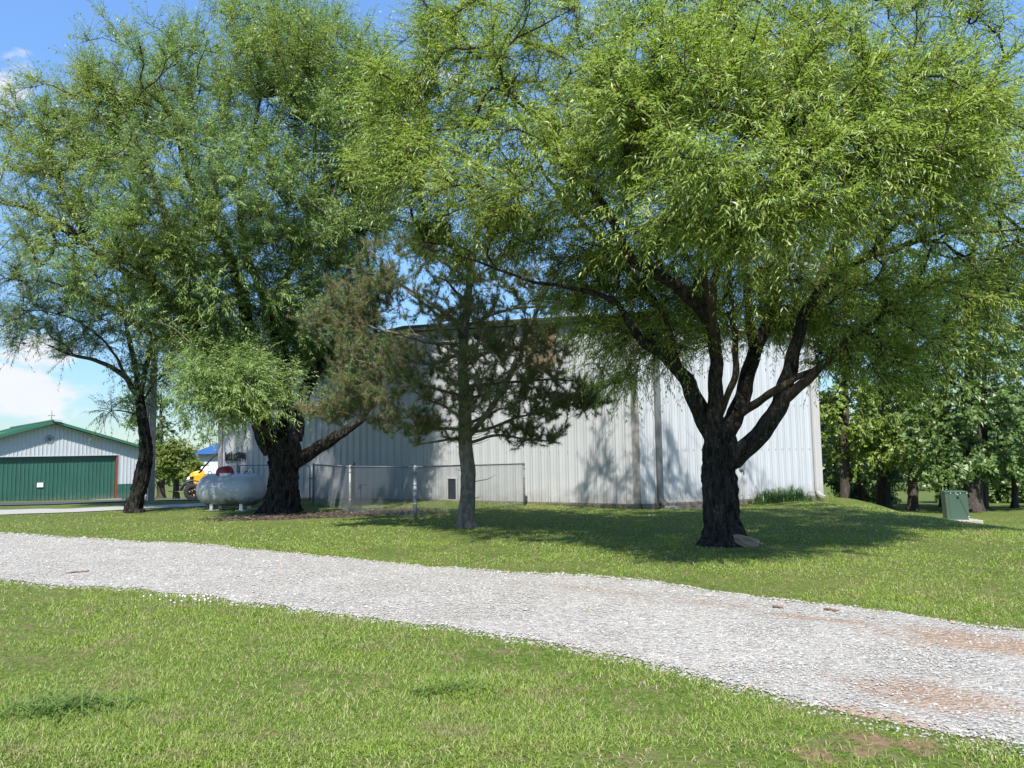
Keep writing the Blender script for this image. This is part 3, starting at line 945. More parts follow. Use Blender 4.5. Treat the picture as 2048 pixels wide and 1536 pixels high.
for i in range(34):
    c = ground(r.normal(385, 60), r.normal(1209, 5)); h_ = r.uniform(.05, .09)
    mb.tube([tuple(c), tuple(c + [0, 0, h_])], .0015, 3, cap=False)
    mb.lathe([(.001, -.008), (.009, -.004), (.010, .002), (.006, .008), (.001, .010)], tuple(c + [0, 0, h_]), 'Z', 7)
o = mb.build('clover_flowers', M['clover']); tag(o, kind='stuff')

# leaf litter / wood chips on the soil bed
n = 5200
r = np.random.default_rng(78)
X = r.uniform(-8.2, -1.2, n); Y = r.uniform(18, 22.4, n)
k = bed_r(X, Y) < 1.03; X = X[k]; Y = Y[k]; n = len(X)
a = r.uniform(0, 6.28, n); l = r.uniform(.015, .06, n); w = l * r.uniform(.3, .7, n)
d = np.stack([np.cos(a), np.sin(a)], 1) * l[:, None]; s = np.stack([-np.sin(a), np.cos(a)], 1) * w[:, None]
zb = height(X, Y) + .03
c = np.stack([X, Y], 1)
V = np.stack([np.column_stack([c - d, zb + r.uniform(0, .02, n)]), np.column_stack([c + s, zb + r.uniform(0, .03, n)]),
              np.column_stack([c + d, zb + r.uniform(0, .02, n)]), np.column_stack([c - s, zb + r.uniform(0, .03, n)])], 1).reshape(-1, 3)
litter_m = leaf_mat('dry_litter', [(0, (.05, .035, .025)), (.5, (.12, .085, .055)), (.9, (.22, .16, .10)), (1, (.3, .24, .17))], trans=.05)
o = link('leaf_litter', np_mesh('leaf_litter', V, [np.arange(4 * n).reshape(-1, 4)]), litter_m); tag(o, kind='stuff')


# ------------------------------------------------------------------ corrugated steel sheets
PITCH_R = .3048
PROF = [(0, 0), (.050, 0), (.056, .006), (.066, .006), (.072, 0), (.117, 0), (.128, .040), (.170, .040), (.181, 0), (.233, 0), (.239, .006), (.249, .006), (.255, 0), (.3048, 0)]


def sheet(name, mat, parent, o2, u2, s0, s1, zb, zt, off, pitch=PITCH_R, depth=1.0, local=None):
    """one roll-formed steel sheet of a wall that runs from o2 along u2; zb/zt are functions of s"""
    n2 = np.array([u2[1], -u2[0]])
    ks = int(math.floor(s0 / pitch)) - 1
    pts = []
    for k in range(ks, int(math.ceil(s1 / pitch)) + 1):
        for (a, d) in PROF:
            s = k * pitch + a * pitch / PITCH_R
            if s0 - 1e-6 <= s <= s1 + 1e-6: pts.append((s, d * depth))
    out = [pts[0]] if pts else []
    for q in pts[1:]:
        if q[0] - out[-1][0] > 1e-5: out.append(q)
    pts = out
    if pts[0][0] > s0 + 1e-4: pts.insert(0, (s0, pts[0][1]))
    if pts[-1][0] < s1 - 1e-4: pts.append((s1, pts[-1][1]))
    lo = np.zeros(3) if local is None else np.array(local)
    V = []
    for (s, d) in pts:
        xy = o2 + u2 * s + n2 * (d + off)
        V.append((xy[0] - lo[0], xy[1] - lo[1], zb(s) - lo[2])); V.append((xy[0] - lo[0], xy[1] - lo[1], zt(s) - lo[2]))
    n = len(pts)
    F = np.array([[2 * i, 2 * i + 2, 2 * i + 3, 2 * i + 1] for i in range(n - 1)])
    return link(name, np_mesh(name, np.array(V), [F]), mat, parent)


def V3(xy, z): return Vector((xy[0], xy[1], z))


# ------------------------------------------------------------------ the white metal hall
hall_loc = np.array([B2[0], B2[1], 0.0])
hall = thing('metal_hall', 'long white corrugated metal hall with low gable behind the willows and pine', 'building', hall_loc)
HL = hall_loc


def hx(v): return Vector((v[0] - HL[0], v[1] - HL[1], v[2] - HL[2]))


u1 = (B2 - A2); L1 = float(np.linalg.norm(u1)); u1 /= L1; n1 = np.array([u1[1], -u1[0]])
u2 = (C2 - B2); L2 = float(np.linalg.norm(u2)); u2 /= L2; n2 = np.array([u2[1], -u2[0]])
pb1 = lambda s: -.02 + .02 * s / L1 + .0
panel_bot_B = float(P(1283, 1007.5, 21.85)[2]); panel_bot_A = -.02
pb1 = lambda s: panel_bot_A + (panel_bot_B - panel_bot_A) * s / L1
S_PK, Z_PK = 9.7, 5.82
zt1 = lambda s: (5.04 + (Z_PK - 5.04) * s / S_PK) if s < S_PK else (Z_PK - (s - S_PK) * .05)
ZB_TOP = zt1(L1)
pbC = float(P(1640, 990, 25.35)[2])
pb2 = lambda s: panel_bot_B + (pbC - panel_bot_B) * s / L2
zt2 = lambda s: ZB_TOP - .28 * s / L2
# each sheet covers three ribs
w3 = 3 * PITCH_R
k = 0; s = .22
while s < L1 - .2:
    e = min(s + w3, L1 - .2)
    sheet('wall_panel', M['white_panel'], hall, A2, u1, s, e, pb1, lambda q: zt1(q) - .17, .004 + .003 * (k % 2), local=HL)
    s = e; k += 1
s = .10
while s < L2 - .16:
    e = min(s + w3, L2 - .16)
    sheet('wall_panel', M['white_bluish'], hall, B2, u2, s, e, pb2, lambda q: zt2(q) - .05, .004 + .003 * (k % 2), local=HL)  # bluer white than the gable wall: its angle to light put into colour
    s = e; k += 1
# fastener rows along the girts
mb = MB()
for (o2, uu, nn, L, zf) in ((A2, u1, n1, L1, pb1), (B2, u2, n2, L2, pb2)):
    for gz in (.12, 1.5, 2.9, 4.2):
        q_ = .1524
        while q_ < L - .25:
            if q_ > .3:
                c = o2 + uu * (q_ - .028) + nn * .040
                mb.box(hx(V3(c, zf(q_) + gz)), (.022, .022, .022))
            q_ += PITCH_R
o = mb.build('screws', M['grey_trim'], hall); o['kind'] = 'stuff'
back = np.array([-n1[0], -n1[1]])
D2 = C2 + np.array([.30, .954]) * 14; E2 = A2 + back * 20
# inner shell (walls behind the sheets, and the unseen rear)
mb = MB()
foot = [A2 + u1 * .02 + back * .02, B2 + back * .02, C2 - u2 * .02 + back * .03, D2, E2]
zts = [5.0, ZB_TOP - .05, ZB_TOP - .35, 4.9, 5.0]
vs = [hx(V3(p, -1.6)) for p in foot] + [hx(V3(p, z - .06)) for p, z in zip(foot, zts)]
pk = hx(V3(A2 + u1 * S_PK + back * .02, Z_PK - .08))
nv = len(foot)
vs.append(pk)
fs = [(0, 1, nv + 1, 2 * nv, nv)] + [(i, (i + 1) % nv, nv + (i + 1) % nv, nv + i) for i in range(1, nv)]
mb.add(vs, fs)
mb.build('wall', M['white_panel'], hall)
# roof: two sheets meeting on the ridge
ridge_b = A2 + u1 * S_PK + back * 22
oh = .28
pA = A2 - u1 * .2 - back * oh; pP = A2 + u1 * S_PK - back * oh; pB = B2 + u1 * .12 - back * oh + 0 * n2
pC = C2 + u2 * .1 + n2 * .2
mb = MB()


def slab(mb, pts, t):
    n = len(pts)
    vs = [hx(p) for p in pts] + [hx(Vector(p) - Vector((0, 0, t))) for p in pts]
    mb.add(vs, [tuple(range(n)), tuple(reversed(range(n, 2 * n)))] + [(i, n + i, n + (i + 1) % n, (i + 1) % n) for i in range(n)])


slab(mb, [V3(pA, zt1(-.2) + .02), V3(pP, Z_PK + .02), V3(ridge_b, Z_PK + .02), V3(E2 - u1 * .2, zt1(-.2) + .02)], .04)
slab(mb, [V3(pP, Z_PK + .02), V3(pB, ZB_TOP + .02), V3(pC, ZB_TOP - .28), V3(D2, ZB_TOP - .5), V3(ridge_b, Z_PK + .02)], .04)
mb.build('roof', M['roof_white'], hall)
# rake trim: two bands under the roof edge, a dark strip for shade
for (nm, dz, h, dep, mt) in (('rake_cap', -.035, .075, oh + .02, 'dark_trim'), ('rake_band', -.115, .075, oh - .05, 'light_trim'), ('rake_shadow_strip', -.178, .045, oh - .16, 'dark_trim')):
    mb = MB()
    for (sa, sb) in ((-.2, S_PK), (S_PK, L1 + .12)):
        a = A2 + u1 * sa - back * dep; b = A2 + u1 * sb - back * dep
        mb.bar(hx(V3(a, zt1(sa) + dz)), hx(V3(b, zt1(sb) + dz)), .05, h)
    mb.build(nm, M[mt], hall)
# gutter above the right-hand wall
mb = MB(); mb.bar(hx(V3(B2 + n2 * .12, ZB_TOP - .07)), hx(V3(C2 + n2 * .12, ZB_TOP - .35)), .14, .13); mb.build('gutter', M['beige_trim'], hall)


def corner_trim(o2, uu, nn, s0, s1, zb, zt, mat, name='corner_trim', d=.05):
    mb = MB()
    a = o2 + uu * s0; b = o2 + uu * s1
    mb.hexa([hx(V3(a, zb)), hx(V3(a + nn * d, zb)), hx(V3(b + nn * d, zb)), hx(V3(b, zb)), hx(V3(a, zt)), hx(V3(a + nn * d, zt)), hx(V3(b + nn * d, zt)), hx(V3(b, zt))])
    return mb.build(name, mat, hall, bevel=.006)


corner_trim(A2, u1, n1, -.02, .21, pb1(0), zt1(0) - .17, M['taupe'])
corner_trim(A2, u1, n1, L1 - .21, L1 + .02, pb1(L1), zt1(L1) - .2, M['taupe'])
corner_trim(B2, u2, n2, -.03, .09, pb2(0), ZB_TOP - .1, M['white_bluish'])
corner_trim(B2, u2, n2, L2 - .15, L2 + .02, pb2(L2), ZB_TOP - .42, M['beige_trim'])


def downspout(o2, uu, nn, s, zb, zt, mat, w=.13):
    mb = MB()
    c = o2 + uu * s + nn * .09
    q0 = hx(V3(c, zt)); q1 = hx(V3(c, zb + .18)); q2 = hx(V3(c + nn * .10, zb + .06)); q3 = hx(V3(c + nn * .26, zb + .02))
    mb.bar(q0, q1, w, .09, up=(nn[0], nn[1], 0)); mb.bar(q1, q2, w, .09, up=(nn[0], nn[1], 0)); mb.bar(q2, q3, w, .09)
    return mb.build('downspout', mat, hall, bevel=.01)


s_ds = .62
downspout(B2, u2, n2, s_ds, -.02, ZB_TOP - .16, M['grey_trim'], .17)  # dark grey colour carries the shadow side of this spout
downspout(B2, u2, n2, L2 - .30, pbC - .05, ZB_TOP - .4, M['beige_trim'], .15)
# foundation: mortar core and courses of brick
for (o2, uu, nn, L, pbf, nm) in ((A2, u1, n1, L1, pb1, 0), (B2, u2, n2, L2, pb2, 1)):
    mb = MB()
    a = o2 - uu * .0; b = o2 + uu * L
    za, zb_ = pbf(0), pbf(L)
    def q(p, dn, z): return hx(V3(p + nn * dn, z))
    mb.hexa([q(a, -.2, -.9), q(a, .035, -.9), q(b, .035, -.9), q(b, -.2, -.9), q(a, -.2, za + .02), q(a, .035, za - .004), q(b, .035, zb_ - .004), q(b, -.2, zb_ + .02)])
    mb.build('foundation', M['mortar'], hall)
    mb = MB(); rb = random.Random(4 + nm)
    s0 = 0 if nm else 7.0
    for c in range(5):
        s = s0 - (.1 if c % 2 else 0)
        while s < L - .03:
            s1 = min(s + .205, L)
            sa = max(s, s0)
            if s1 - sa > .04:
                z1 = pbf(s) - .006 - c * .075; z0 = z1 - .062; dd = .043 + rb.random() * .012
                p0 = o2 + uu * sa; p1 = o2 + uu * s1
                mb.hexa([q(p0, .0, z0), q(p0, dd, z0), q(p1, dd, z0), q(p1, .0, z0), q(p0, .0, z1), q(p0, dd, z1), q(p1, dd, z1), q(p1, .0, z1)])
            s += .215
    ob = mb.build('brick_courses', M['block'], hall); ob['kind'] = 'stuff'

# small framed screen window low on the gable wall
def wall_pt(px, py, o2, nn):
    d = ray(px, py); t = ((o2 - EYE[:2]) @ nn) / (d[:2] @ nn)
    return EYE + d * t


w0 = wall_pt(895, 1001, A2 + n1 * .03, n1); w1 = wall_pt(915, 955, A2 + n1 * .03, n1)
sa = float((w0[:2] - A2) @ u1); sb = float((w1[:2] - A2) @ u1); za, zb_ = w0[2], w1[2]
mb = MB()
def wbox(mb, s0, s1, z0, z1, d0, d1, o2=A2, uu=u1, nn=n1):
    a0 = o2 + uu * s0; a1 = o2 + uu * s1
    mb.hexa([hx(V3(a0 + nn * d0, z0)), hx(V3(a0 + nn * d1, z0)), hx(V3(a1 + nn * d1, z0)), hx(V3(a1 + nn * d0, z0)),
             hx(V3(a0 + nn * d0, z1)), hx(V3(a0 + nn * d1, z1)), hx(V3(a1 + nn * d1, z1)), hx(V3(a1 + nn * d0, z1))])
win = thing('window', None, None); win.parent = hall
fw = .04
for (x0, x1, z0, z1) in ((sa, sa + fw, za, zb_), (sb - fw, sb, za, zb_), (sa + fw, sb - fw, za, za + fw), (sa + fw, sb - fw, zb_ - fw, zb_)):
    wbox(mb, x0, x1, z0, z1, .0, .075)
fr = mb.build('window_frame', M['beige_trim'], win)
mb = MB(); wbox(mb, sa + fw, sb - fw, za + fw, zb_ - fw, .0, .045); mb.build('screen', M['dark_screen'], win)
# plywood sheets closing an old vent under the eave
w0 = wall_pt(1051, 745, A2 + n1 * .03, n1); w1 = wall_pt(1109, 654, A2 + n1 * .03, n1)
sa = float((w0[:2] - A2) @ u1); sb = float((w1[:2] - A2) @ u1); za, zb_ = w0[2], w1[2]
vp = thing('vent_cover', None, None); vp.parent = hall
nb = 4
for i in range(nb):
    mb = MB(); x0 = sa + (sb - sa) * i / nb + .004; x1 = sa + (sb - sa) * (i + 1) / nb - .004
    wbox(mb, x0, x1, za + (.02 if i % 2 else 0), zb_ - .003, .0, .055 + .006 * (i % 2)); mb.build('board', M['plywood'], vp)
# outlet box with conduit on the right-hand wall
w0 = wall_pt(1483, 934, B2 + n2 * .04, n2); sc = float((w0[:2] - B2) @ u2)
mb = MB(); wbox(mb, sc - .08, sc + .08, w0[2] - .08, w0[2] + .10, .0, .12, B2, u2, n2); mb.build('outlet_box', M['galv'], hall, bevel=.01)
mb = MB(); c = B2 + u2 * sc + n2 * .055
mb.tube([hx(V3(c, w0[2] - .08)), hx(V3(c, .1)), hx(V3(c + u2 * .04, -.25))], .017, 8); mb.build('conduit', M['light_trim'], hall)
# letters of the welcome sign
w0 = wall_pt(452, 921, A2 + n1 * .04, n1); w1 = wall_pt(492, 905, A2 + n1 * .04, n1)
sa = float((w0[:2] - A2) @ u1); sb = float((w1[:2] - A2) @ u1); za, zb_ = w0[2], w1[2]
sg_loc = Vector((*(A2 + u1 * (sa + sb) / 2 + n1 * .05), (za + zb_) / 2))
sign = thing('welcome_sign', 'black cut-metal WELCOME letters hanging on the white hall wall above the tank', 'sign', sg_loc, math.atan2(u1[1], u1[0]))
dg = bpy.context.evaluated_depsgraph_get()


def letter_mesh(ch, hgt, wid, depth):
    cu = bpy.data.curves.new('letter', 'FONT'); cu.body = ch; cu.extrude = depth; cu.resolution_u = 3; cu.offset = .02
    ob = bpy.data.objects.new('letter', cu); COL.objects.link(ob)
    bpy.context.view_layer.update()
    me = bpy.data.meshes.new_from_object(ob.evaluated_get(bpy.context.evaluated_depsgraph_get()))
    bpy.data.objects.remove(ob); bpy.data.curves.remove(cu)
    co = np.zeros(len(me.vertices) * 3); me.vertices.foreach_get('co', co); co = co.reshape(-1, 3)
    mn, mx = co.min(0), co.max(0)
    co[:, 0] = (co[:, 0] - mn[0]) / (mx[0] - mn[0]) * wid
    co[:, 1] = (co[:, 1] - mn[1]) / (mx[1] - mn[1]) * hgt
    co = np.column_stack([co[:, 0], -co[:, 2], co[:, 1]])
    me.vertices.foreach_set('co', co.ravel()); me.update()
    return me


Wd = sb - sa; Hd = zb_ - za
xs = 0
wds = [1.25, .8, .75, .95, .95, 1.2, .8]
tot = sum(wds) + .22 * 6
for i, (ch, wd) in enumerate(zip('WELCOME', wds)):
    me = letter_mesh(ch, Hd * (.80 + .12 * ((i * 5) % 3) / 2), Wd * wd / tot, .02)
    o = link('letter', me, M['black_metal'], sign)
    o.location = (-Wd / 2 + xs * Wd / tot, -.03, -Hd / 2 + Hd * (.06 + .05 * (i % 2) + (.10 if i > 3 else 0)))
    xs += wd + .22
mb = MB(); mb.box((-Wd * .12, -.03, -Hd / 2 + .01), (Wd * .76, .03, .05)); mb.box((-Wd / 2 + .02, -.03, .02), (.03, .03, Hd * 1.1)); mb.build('sign_bar', M['black_metal'], sign)

# ------------------------------------------------------------------ green hangar
yaw = R(42)
hu = np.array([math.cos(yaw), math.sin(yaw)]); hd = np.array([-hu[1], hu[0]]); hn = -hd
p0 = P(0, 1005, 48)[:2]


def hang_s(px):
    k = (px - 1024) / F_PX * 1.0
    d = ray(px, 920); kx = d[0] / d[1]
    return (kx * p0[1] - p0[0]) / (hu[0] - kx * hu[1])


S_R = hang_s(283); S_P = hang_s(103); S_D = hang_s(237)
half = S_R - S_P; S_L = S_P - half; S_DL = S_P - (S_D - S_P)
hp = lambda s, d=0: p0 + hu * s + hd * d
cR = hp(S_R); cP = hp(S_P)
Z_E = float(P(283, 893, cR[1])[2]); Z_R = float(P(103, 842, cP[1])[2])
Z_G = -1.30
Z_DT = 1.66
HG = np.array([cP[0], cP[1], Z_G])
hangar = thing('hangar', 'white gabled hangar with wide green folding door and green roof at left', 'building', HG)


def gx_(v): return Vector((v[0] - HG[0], v[1] - HG[1], v[2] - HG[2]))


ztop = lambda s: Z_R - .16 - (Z_R - Z_E) * abs(s - S_P) / half
w3h = 3 * .2286
k = 0; s = S_L
while s < S_R - .01:
    e = min(s + w3h, S_R)
    # above the door
    a, b = s, e
    if b <= S_DL or a >= S_D:
        zb_f = lambda q: Z_G + 1.0
    else:
        if a < S_D < b: b = S_D; e = S_D
        if a < S_DL < b: b = S_DL; e = S_DL; zb_f = lambda q: Z_G + 1.0
        else: zb_f = lambda q: Z_DT
    if b <= S_DL: zb_f = lambda q: Z_G + 1.0
    sheet('wall_panel', M['white_bluish'], hangar, p0, hu, a, b, zb_f, ztop, .004 + .003 * (k % 2), pitch=.2286, depth=.7, local=HG)
    s = e; k += 1
# wainscot right of the door
s = S_D + .16
while s < S_R - .01:
    e = min(s + w3h, S_R)
    sheet('wainscot_panel', M['green_panel'], hangar, p0, hu, s, e, lambda q: Z_G - .05, lambda q: Z_G + .98, .012, pitch=.2286, depth=.7, local=HG); s = e
s = S_L
while s < S_DL - .17:
    e = min(s + w3h, S_DL - .16)
    sheet('wainscot_panel', M['green_panel'], hangar, p0, hu, s, e, lambda q: Z_G - .05, lambda q: Z_G + .98, .012, pitch=.2286, depth=.7, local=HG); s = e
# door sheets, set back in the opening
door = thing('hangar_door', None, None); door.parent = hangar
s = S_DL; k = 0
while s < S_D - .16:
    e = min(s + w3h, S_D - .15)
    sheet('door_panel', M['green_panel'], door, p0 + hd * .22, hu, s, e, lambda q: Z_G + .04, lambda q: Z_DT - .02, .004 + .003 * (k % 2), pitch=.2286, depth=.7, local=HG); s = e; k += 1


def gbox(mb, s0, s1, z0, z1, d0, d1):
    mb.hexa([gx_(V3(hp(a, d), z)) for z in (z0, z1) for (a, d) in ((s0, d0), (s1, d0), (s1, d1), (s0, d1))])


for nm, args, mt in (('door_jamb', (S_D - .14, S_D - .03, Z_G, Z_DT, .02, .26), 'rust'), ('door_jamb', (S_D - .03, S_D + .16, Z_G, Z_G + 1.0, -.03, .2), 'green_panel'),
                     ('door_trim', (S_D - .03, S_D + .06, Z_G + 1.0, Z_DT, -.03, .2), 'post_grey'),
                     ('door_header', (S_DL, S_D, Z_DT - .01, Z_DT + .06, -.03, .2), 'white_bluish'), ('corner_trim', (S_R - .10, S_R + .02, Z_G + 1.0, Z_E - .12, -.035, .1), 'white_bluish'),
                     ('door_sill', (S_DL, S_D + .2, Z_G - .12, Z_G + .03, -.25, .25), 'concrete')):
    mb = MB(); gbox(mb, *args); mb.build(nm, M[mt], hangar)
mb = MB(); gbox(mb, hang_s(83) - .17, hang_s(83) + .17, float(P(83, 974.5, hp(hang_s(83))[1])[2]), float(P(83, 965.5, hp(hang_s(83))[1])[2]), .14, .19); mb.build('door_notice', M['paper'], hangar)
# shell
mb = MB(); DEP = 14
vs = [gx_(V3(hp(s_, d_), z_)) for d_ in (.27, DEP) for (s_, z_) in ((S_L, Z_G - .6), (S_R, Z_G - .6), (S_R, Z_E - .2), (S_P, Z_R - .22), (S_L, Z_E - .2))]
mb.add(vs, [(0, 1, 2, 3, 4), (9, 8, 7, 6, 5), (1, 6, 7, 2), (0, 4, 9, 5)]); mb.build('shell', M['interior'], hangar)
mb = MB()
for sgn, s_ in ((1, S_R), (-1, S_L)):
    gbox(mb, s_ - .03 * sgn, s_, Z_G - .3, Z_E - .15, .02, DEP)
mb.build('side_wall', M['white_bluish'], hangar)
# roof slopes with standing ribs and yellowed skylight sheets
ohf = .55; ove = .35
for sgn in (1, -1):
    se = S_P + sgn * (half + ove); ze = Z_E - (Z_R - Z_E) / half * ove
    rf = thing('roof_slope', None, None); rf.parent = hangar
    mb = MB()
    pts = [(S_P, -ohf, Z_R), (se, -ohf, ze), (se, DEP + .3, ze), (S_P, DEP + .3, Z_R)]
    vs = [gx_(V3(hp(a, d), z)) for (a, d, z) in pts] + [gx_(V3(hp(a, d), z - .05)) for (a, d, z) in pts]
    mb.add(vs, [(0, 1, 2, 3), (7, 6, 5, 4), (0, 4, 5, 1), (1, 5, 6, 2), (2, 6, 7, 3), (3, 7, 4, 0)])
    mb.build('roof_deck', M['green_roof'], rf)
    mb = MB()
    for i in range(33):
        d = -ohf + .2 + i * .46
        mb.bar(gx_(V3(hp(S_P, d), Z_R + .012)), gx_(V3(hp(se, d), ze + .012)), .05, .03)
    ob = mb.build('roof_ribs', M['green_roof'], rf); ob['kind'] = 'stuff'
    mb = MB()
    mb.bar(gx_(V3(hp(S_P, -ohf - .012), Z_R - .075)), gx_(V3(hp(se, -ohf - .012), ze - .075)), .025, .17); mb.build('fascia', M['green_roof'], rf)
    mb = MB()
    for d0 in (3.0, 7.4):
        mb.bar(gx_(V3(hp(S_P + sgn * 1.2, d0), Z_R - .4 + .03)), gx_(V3(hp(S_P + sgn * 4.8, d0), Z_R - (Z_R - Z_E) / half * 4.8 + .03)), .8, .02)
    mb.build('skylight', M['skylight'], rf)
mb = MB(); mb.bar(gx_(V3(hp(S_P, -ohf - .1), Z_R + .03)), gx_(V3(hp(S_P, DEP), Z_R + .03)), .34, .07); mb.build('ridge_cap', M['green_roof'], hangar)
mb = MB(); mb.bar(gx_(V3(hp(S_P - .05, -ohf - .05), Z_R + .03)), gx_(V3(hp(S_P + .42, -ohf - .05), Z_R - .04)), .12, .13); mb.build('ridge_vent_end', M['beige_trim'], hangar)
# cross finial and star emblem
fz = V3(hp(S_P - .12, -ohf + .3), Z_R)
fin = thing('roof_cross', 'thin metal cross finial on the hangar roof peak', 'finial', fz)
mb = MB(); mb.tube([(0, 0, 0), (0, 0, .62)], .022, 6); mb.tube([(-.17 * hu[0], -.17 * hu[1], .34), (.17 * hu[0], .17 * hu[1], .34)], .016, 6)
for (a, z) in ((-.17, .34), (.17, .34), (0, .62)):
    mb.lathe([(.001, -.04), (.035, 0), (.001, .04)], (a * hu[0], a * hu[1], z), 'Z', 8)
mb.build('cross', M['post_grey'], fin)
sc_ = hang_s(97); zs = float(P(97, 878, hp(sc_)[1])[2])
st = thing('gable_star', 'small round star emblem on the white hangar gable above the green door', 'emblem', V3(hp(sc_, -.06), zs), yaw)
mb = MB()
ring = [(math.cos(a) * .23, 0, math.sin(a) * .23) for a in np.linspace(0, 2 * math.pi, 25)]
mb.tube(ring, .018, 6, cap=False); mb.build('star_ring', M['post_grey'], st)
mb = MB(); pts = [((.2 if i % 2 == 0 else .08) * math.sin(i * math.pi / 5), 0, (.2 if i % 2 == 0 else .08) * math.cos(i * math.pi / 5)) for i in range(10)]
mb.add(pts + [(0, -.05, 0), (0, .01, 0)], [(i, (i + 1) % 10, 10) for i in range(10)] + [((i + 1) % 10, i, 11) for i in range(10)]); mb.build('star', M['galv_dull'], st)

# building with blue roof far behind
bz = float(P(400, 1000, 62)[2]); q = P(400, 960, 62)
bld = thing('blue_roof_building', 'pale grey building with blue metal roof behind the yellow utility vehicle', 'building', (q[0] + 7, 66, height(q[0], 62)))
zb0 = float(height(q[0], 62)); zt_ = float(P(420, 908, 62)[2]); zr_ = float(P(425, 898, 66)[2]) + .3
mb = MB(); mb.box((0, 0, (zt_ - zb0) / 2 - .1), (14.5, 8, zt_ - zb0 + .2)); mb.build('wall', M['grey_wall'], bld)
mb = MB()
a, b_ = zt_ - zb0, zr_ - zb0
vs = [(-7.8, -4.5, a), (7.8, -4.5, a), (7.8, 4.5, a), (-7.8, 4.5, a), (-6.2, 0, b_ + .5), (7.8, 0, b_ + .5)]
mb.add(vs, [(0, 1, 5, 4), (3, 4, 5, 2), (0, 4, 3), (1, 2, 5), (0, 3, 2, 1)]); mb.build('roof', M['blue_roof'], bld)
mb = MB(); mb.box((0, -4.03, 1.0), (3.2, .1, 2.0)); mb.build('door', M['white_bluish'], bld)

# ------------------------------------------------------------------ steel post with drain pipe
pp = ground(302, 1009)
pp = P(302, 1009, 26.5); pp[2] = height(pp[0], pp[1])
post = thing('steel_post', 'tall grey steel column with flanges behind the slim leaning tree', 'post', pp, R(25))
mb = MB(); Hh = 5.4
mb.box((0, 0, Hh / 2), (.07, .17, Hh)); mb.box((0, -.1, Hh / 2), (.21, .03, Hh)); mb.box((0, .1, Hh / 2), (.21, .03, Hh)); mb.build('column', M['post_grey'], post)
mb = MB(); mb.box((0, 0, .012), (.3, .32, .03)); mb.build('base_plate', M['galv_dull'], post)
dp = thing('drain_pipe', 'white drain pipe with elbow at the foot of the grey steel column', 'pipe', pp)
mb = MB()
mb.tube([(-.2, .05, 4.2), (-.2, .05, .28)], .045, 10); mb.build('pipe', M['galv'], dp)
mb = MB(); mb.tube([(-.2, .05, .29), (-.21, .03, .16), (-.27, -.02, .09), (-.46, -.1, .06), (-.62, -.16, .05)], .055, 10); mb.build('elbow', M['white_paint'], dp)

# ------------------------------------------------------------------ chain link fence
def fpt(px, Y):
    d = ray(px, 960); return np.array([d[0] / d[1] * Y, Y])


FP = [fpt(1048, 22.85), fpt(830, 18.4), fpt(700, 20.4), fpt(627, 24.6)]
GP = [fpt(621, 24.75), fpt(476, 25.2)]
fl = np.array([FP[1][0], FP[1][1], 0])
fence = thing('chain_link_fence', 'low galvanised chain-link fence enclosing a pen against the white hall', 'fence', fl)
FH = 1.22


def post_ob(nm, p, h, rad, mat, par, org):
    z = float(height(p[0], p[1]))
    mb = MB(); mb.tube([(0, 0, -.1), (0, 0, h - .03)], rad, 12)
    mb.lathe([(rad * 1.12, -.05), (rad * 1.15, 0), (rad * .75, .04), (.001, .05)], (0, 0, h - .03), 'Z', 12)
    for zz in (.35, .8, 1.08):
        mb.lathe([(rad * 1.02, zz - .02), (rad * 1.18, zz - .015), (rad * 1.18, zz + .015), (rad * 1.02, zz + .02)], (0, 0, 0), 'Z', 12)
    o = mb.build(nm, mat, par); o.location = (p[0] - org[0], p[1] - org[1], z - org[2])


for i, p in enumerate(FP):
    post_ob('fence_post', p, FH + .03, .045 if i == 1 else .032, M['galv'] if i in (1, 2) else M['galv_dull'], fence, fl)
post_ob('fence_post', fpt(708, 26.3), FH + .04, .03, M['galv_dull'], fence, fl)


def netting(a, b, h, org, par, z0=.04):
    """diamond wire between two posts: two families of straight wires clipped to the bay"""
    L = float(np.linalg.norm(b - a)); u = (b - a) / L
    za = float(height(*a)); zb = float(height(*b))
    pt = lambda s, z, off: Vector((a[0] + u[0] * s + u[1] * off - org[0], a[1] + u[1] * s - u[0] * off - org[1], za + (zb - za) * s / L + z - org[2]))
    mb = MB(); st = .075; hh = h - z0
    for fam in (0, 1):
        c = -hh
        while c < L:
            s0, s1 = c, c + hh
            q0, q1 = max(0, s0), min(L, s1)
            if q1 - q0 > .03:
                if fam == 0: z_0, z_1 = z0 + (q0 - c), z0 + (q1 - c)
                else: z_0, z_1 = z0 + hh - (q0 - c), z0 + hh - (q1 - c)
                mb.tube([pt(q0, z_0, .004 * (1 if fam else -1)), pt(q1, z_1, .004 * (1 if fam else -1))], .0032, 4, cap=False)
            c += st
    o = mb.build('wire_mesh', M['wire'], par); o['kind'] = 'stuff'
    return pt


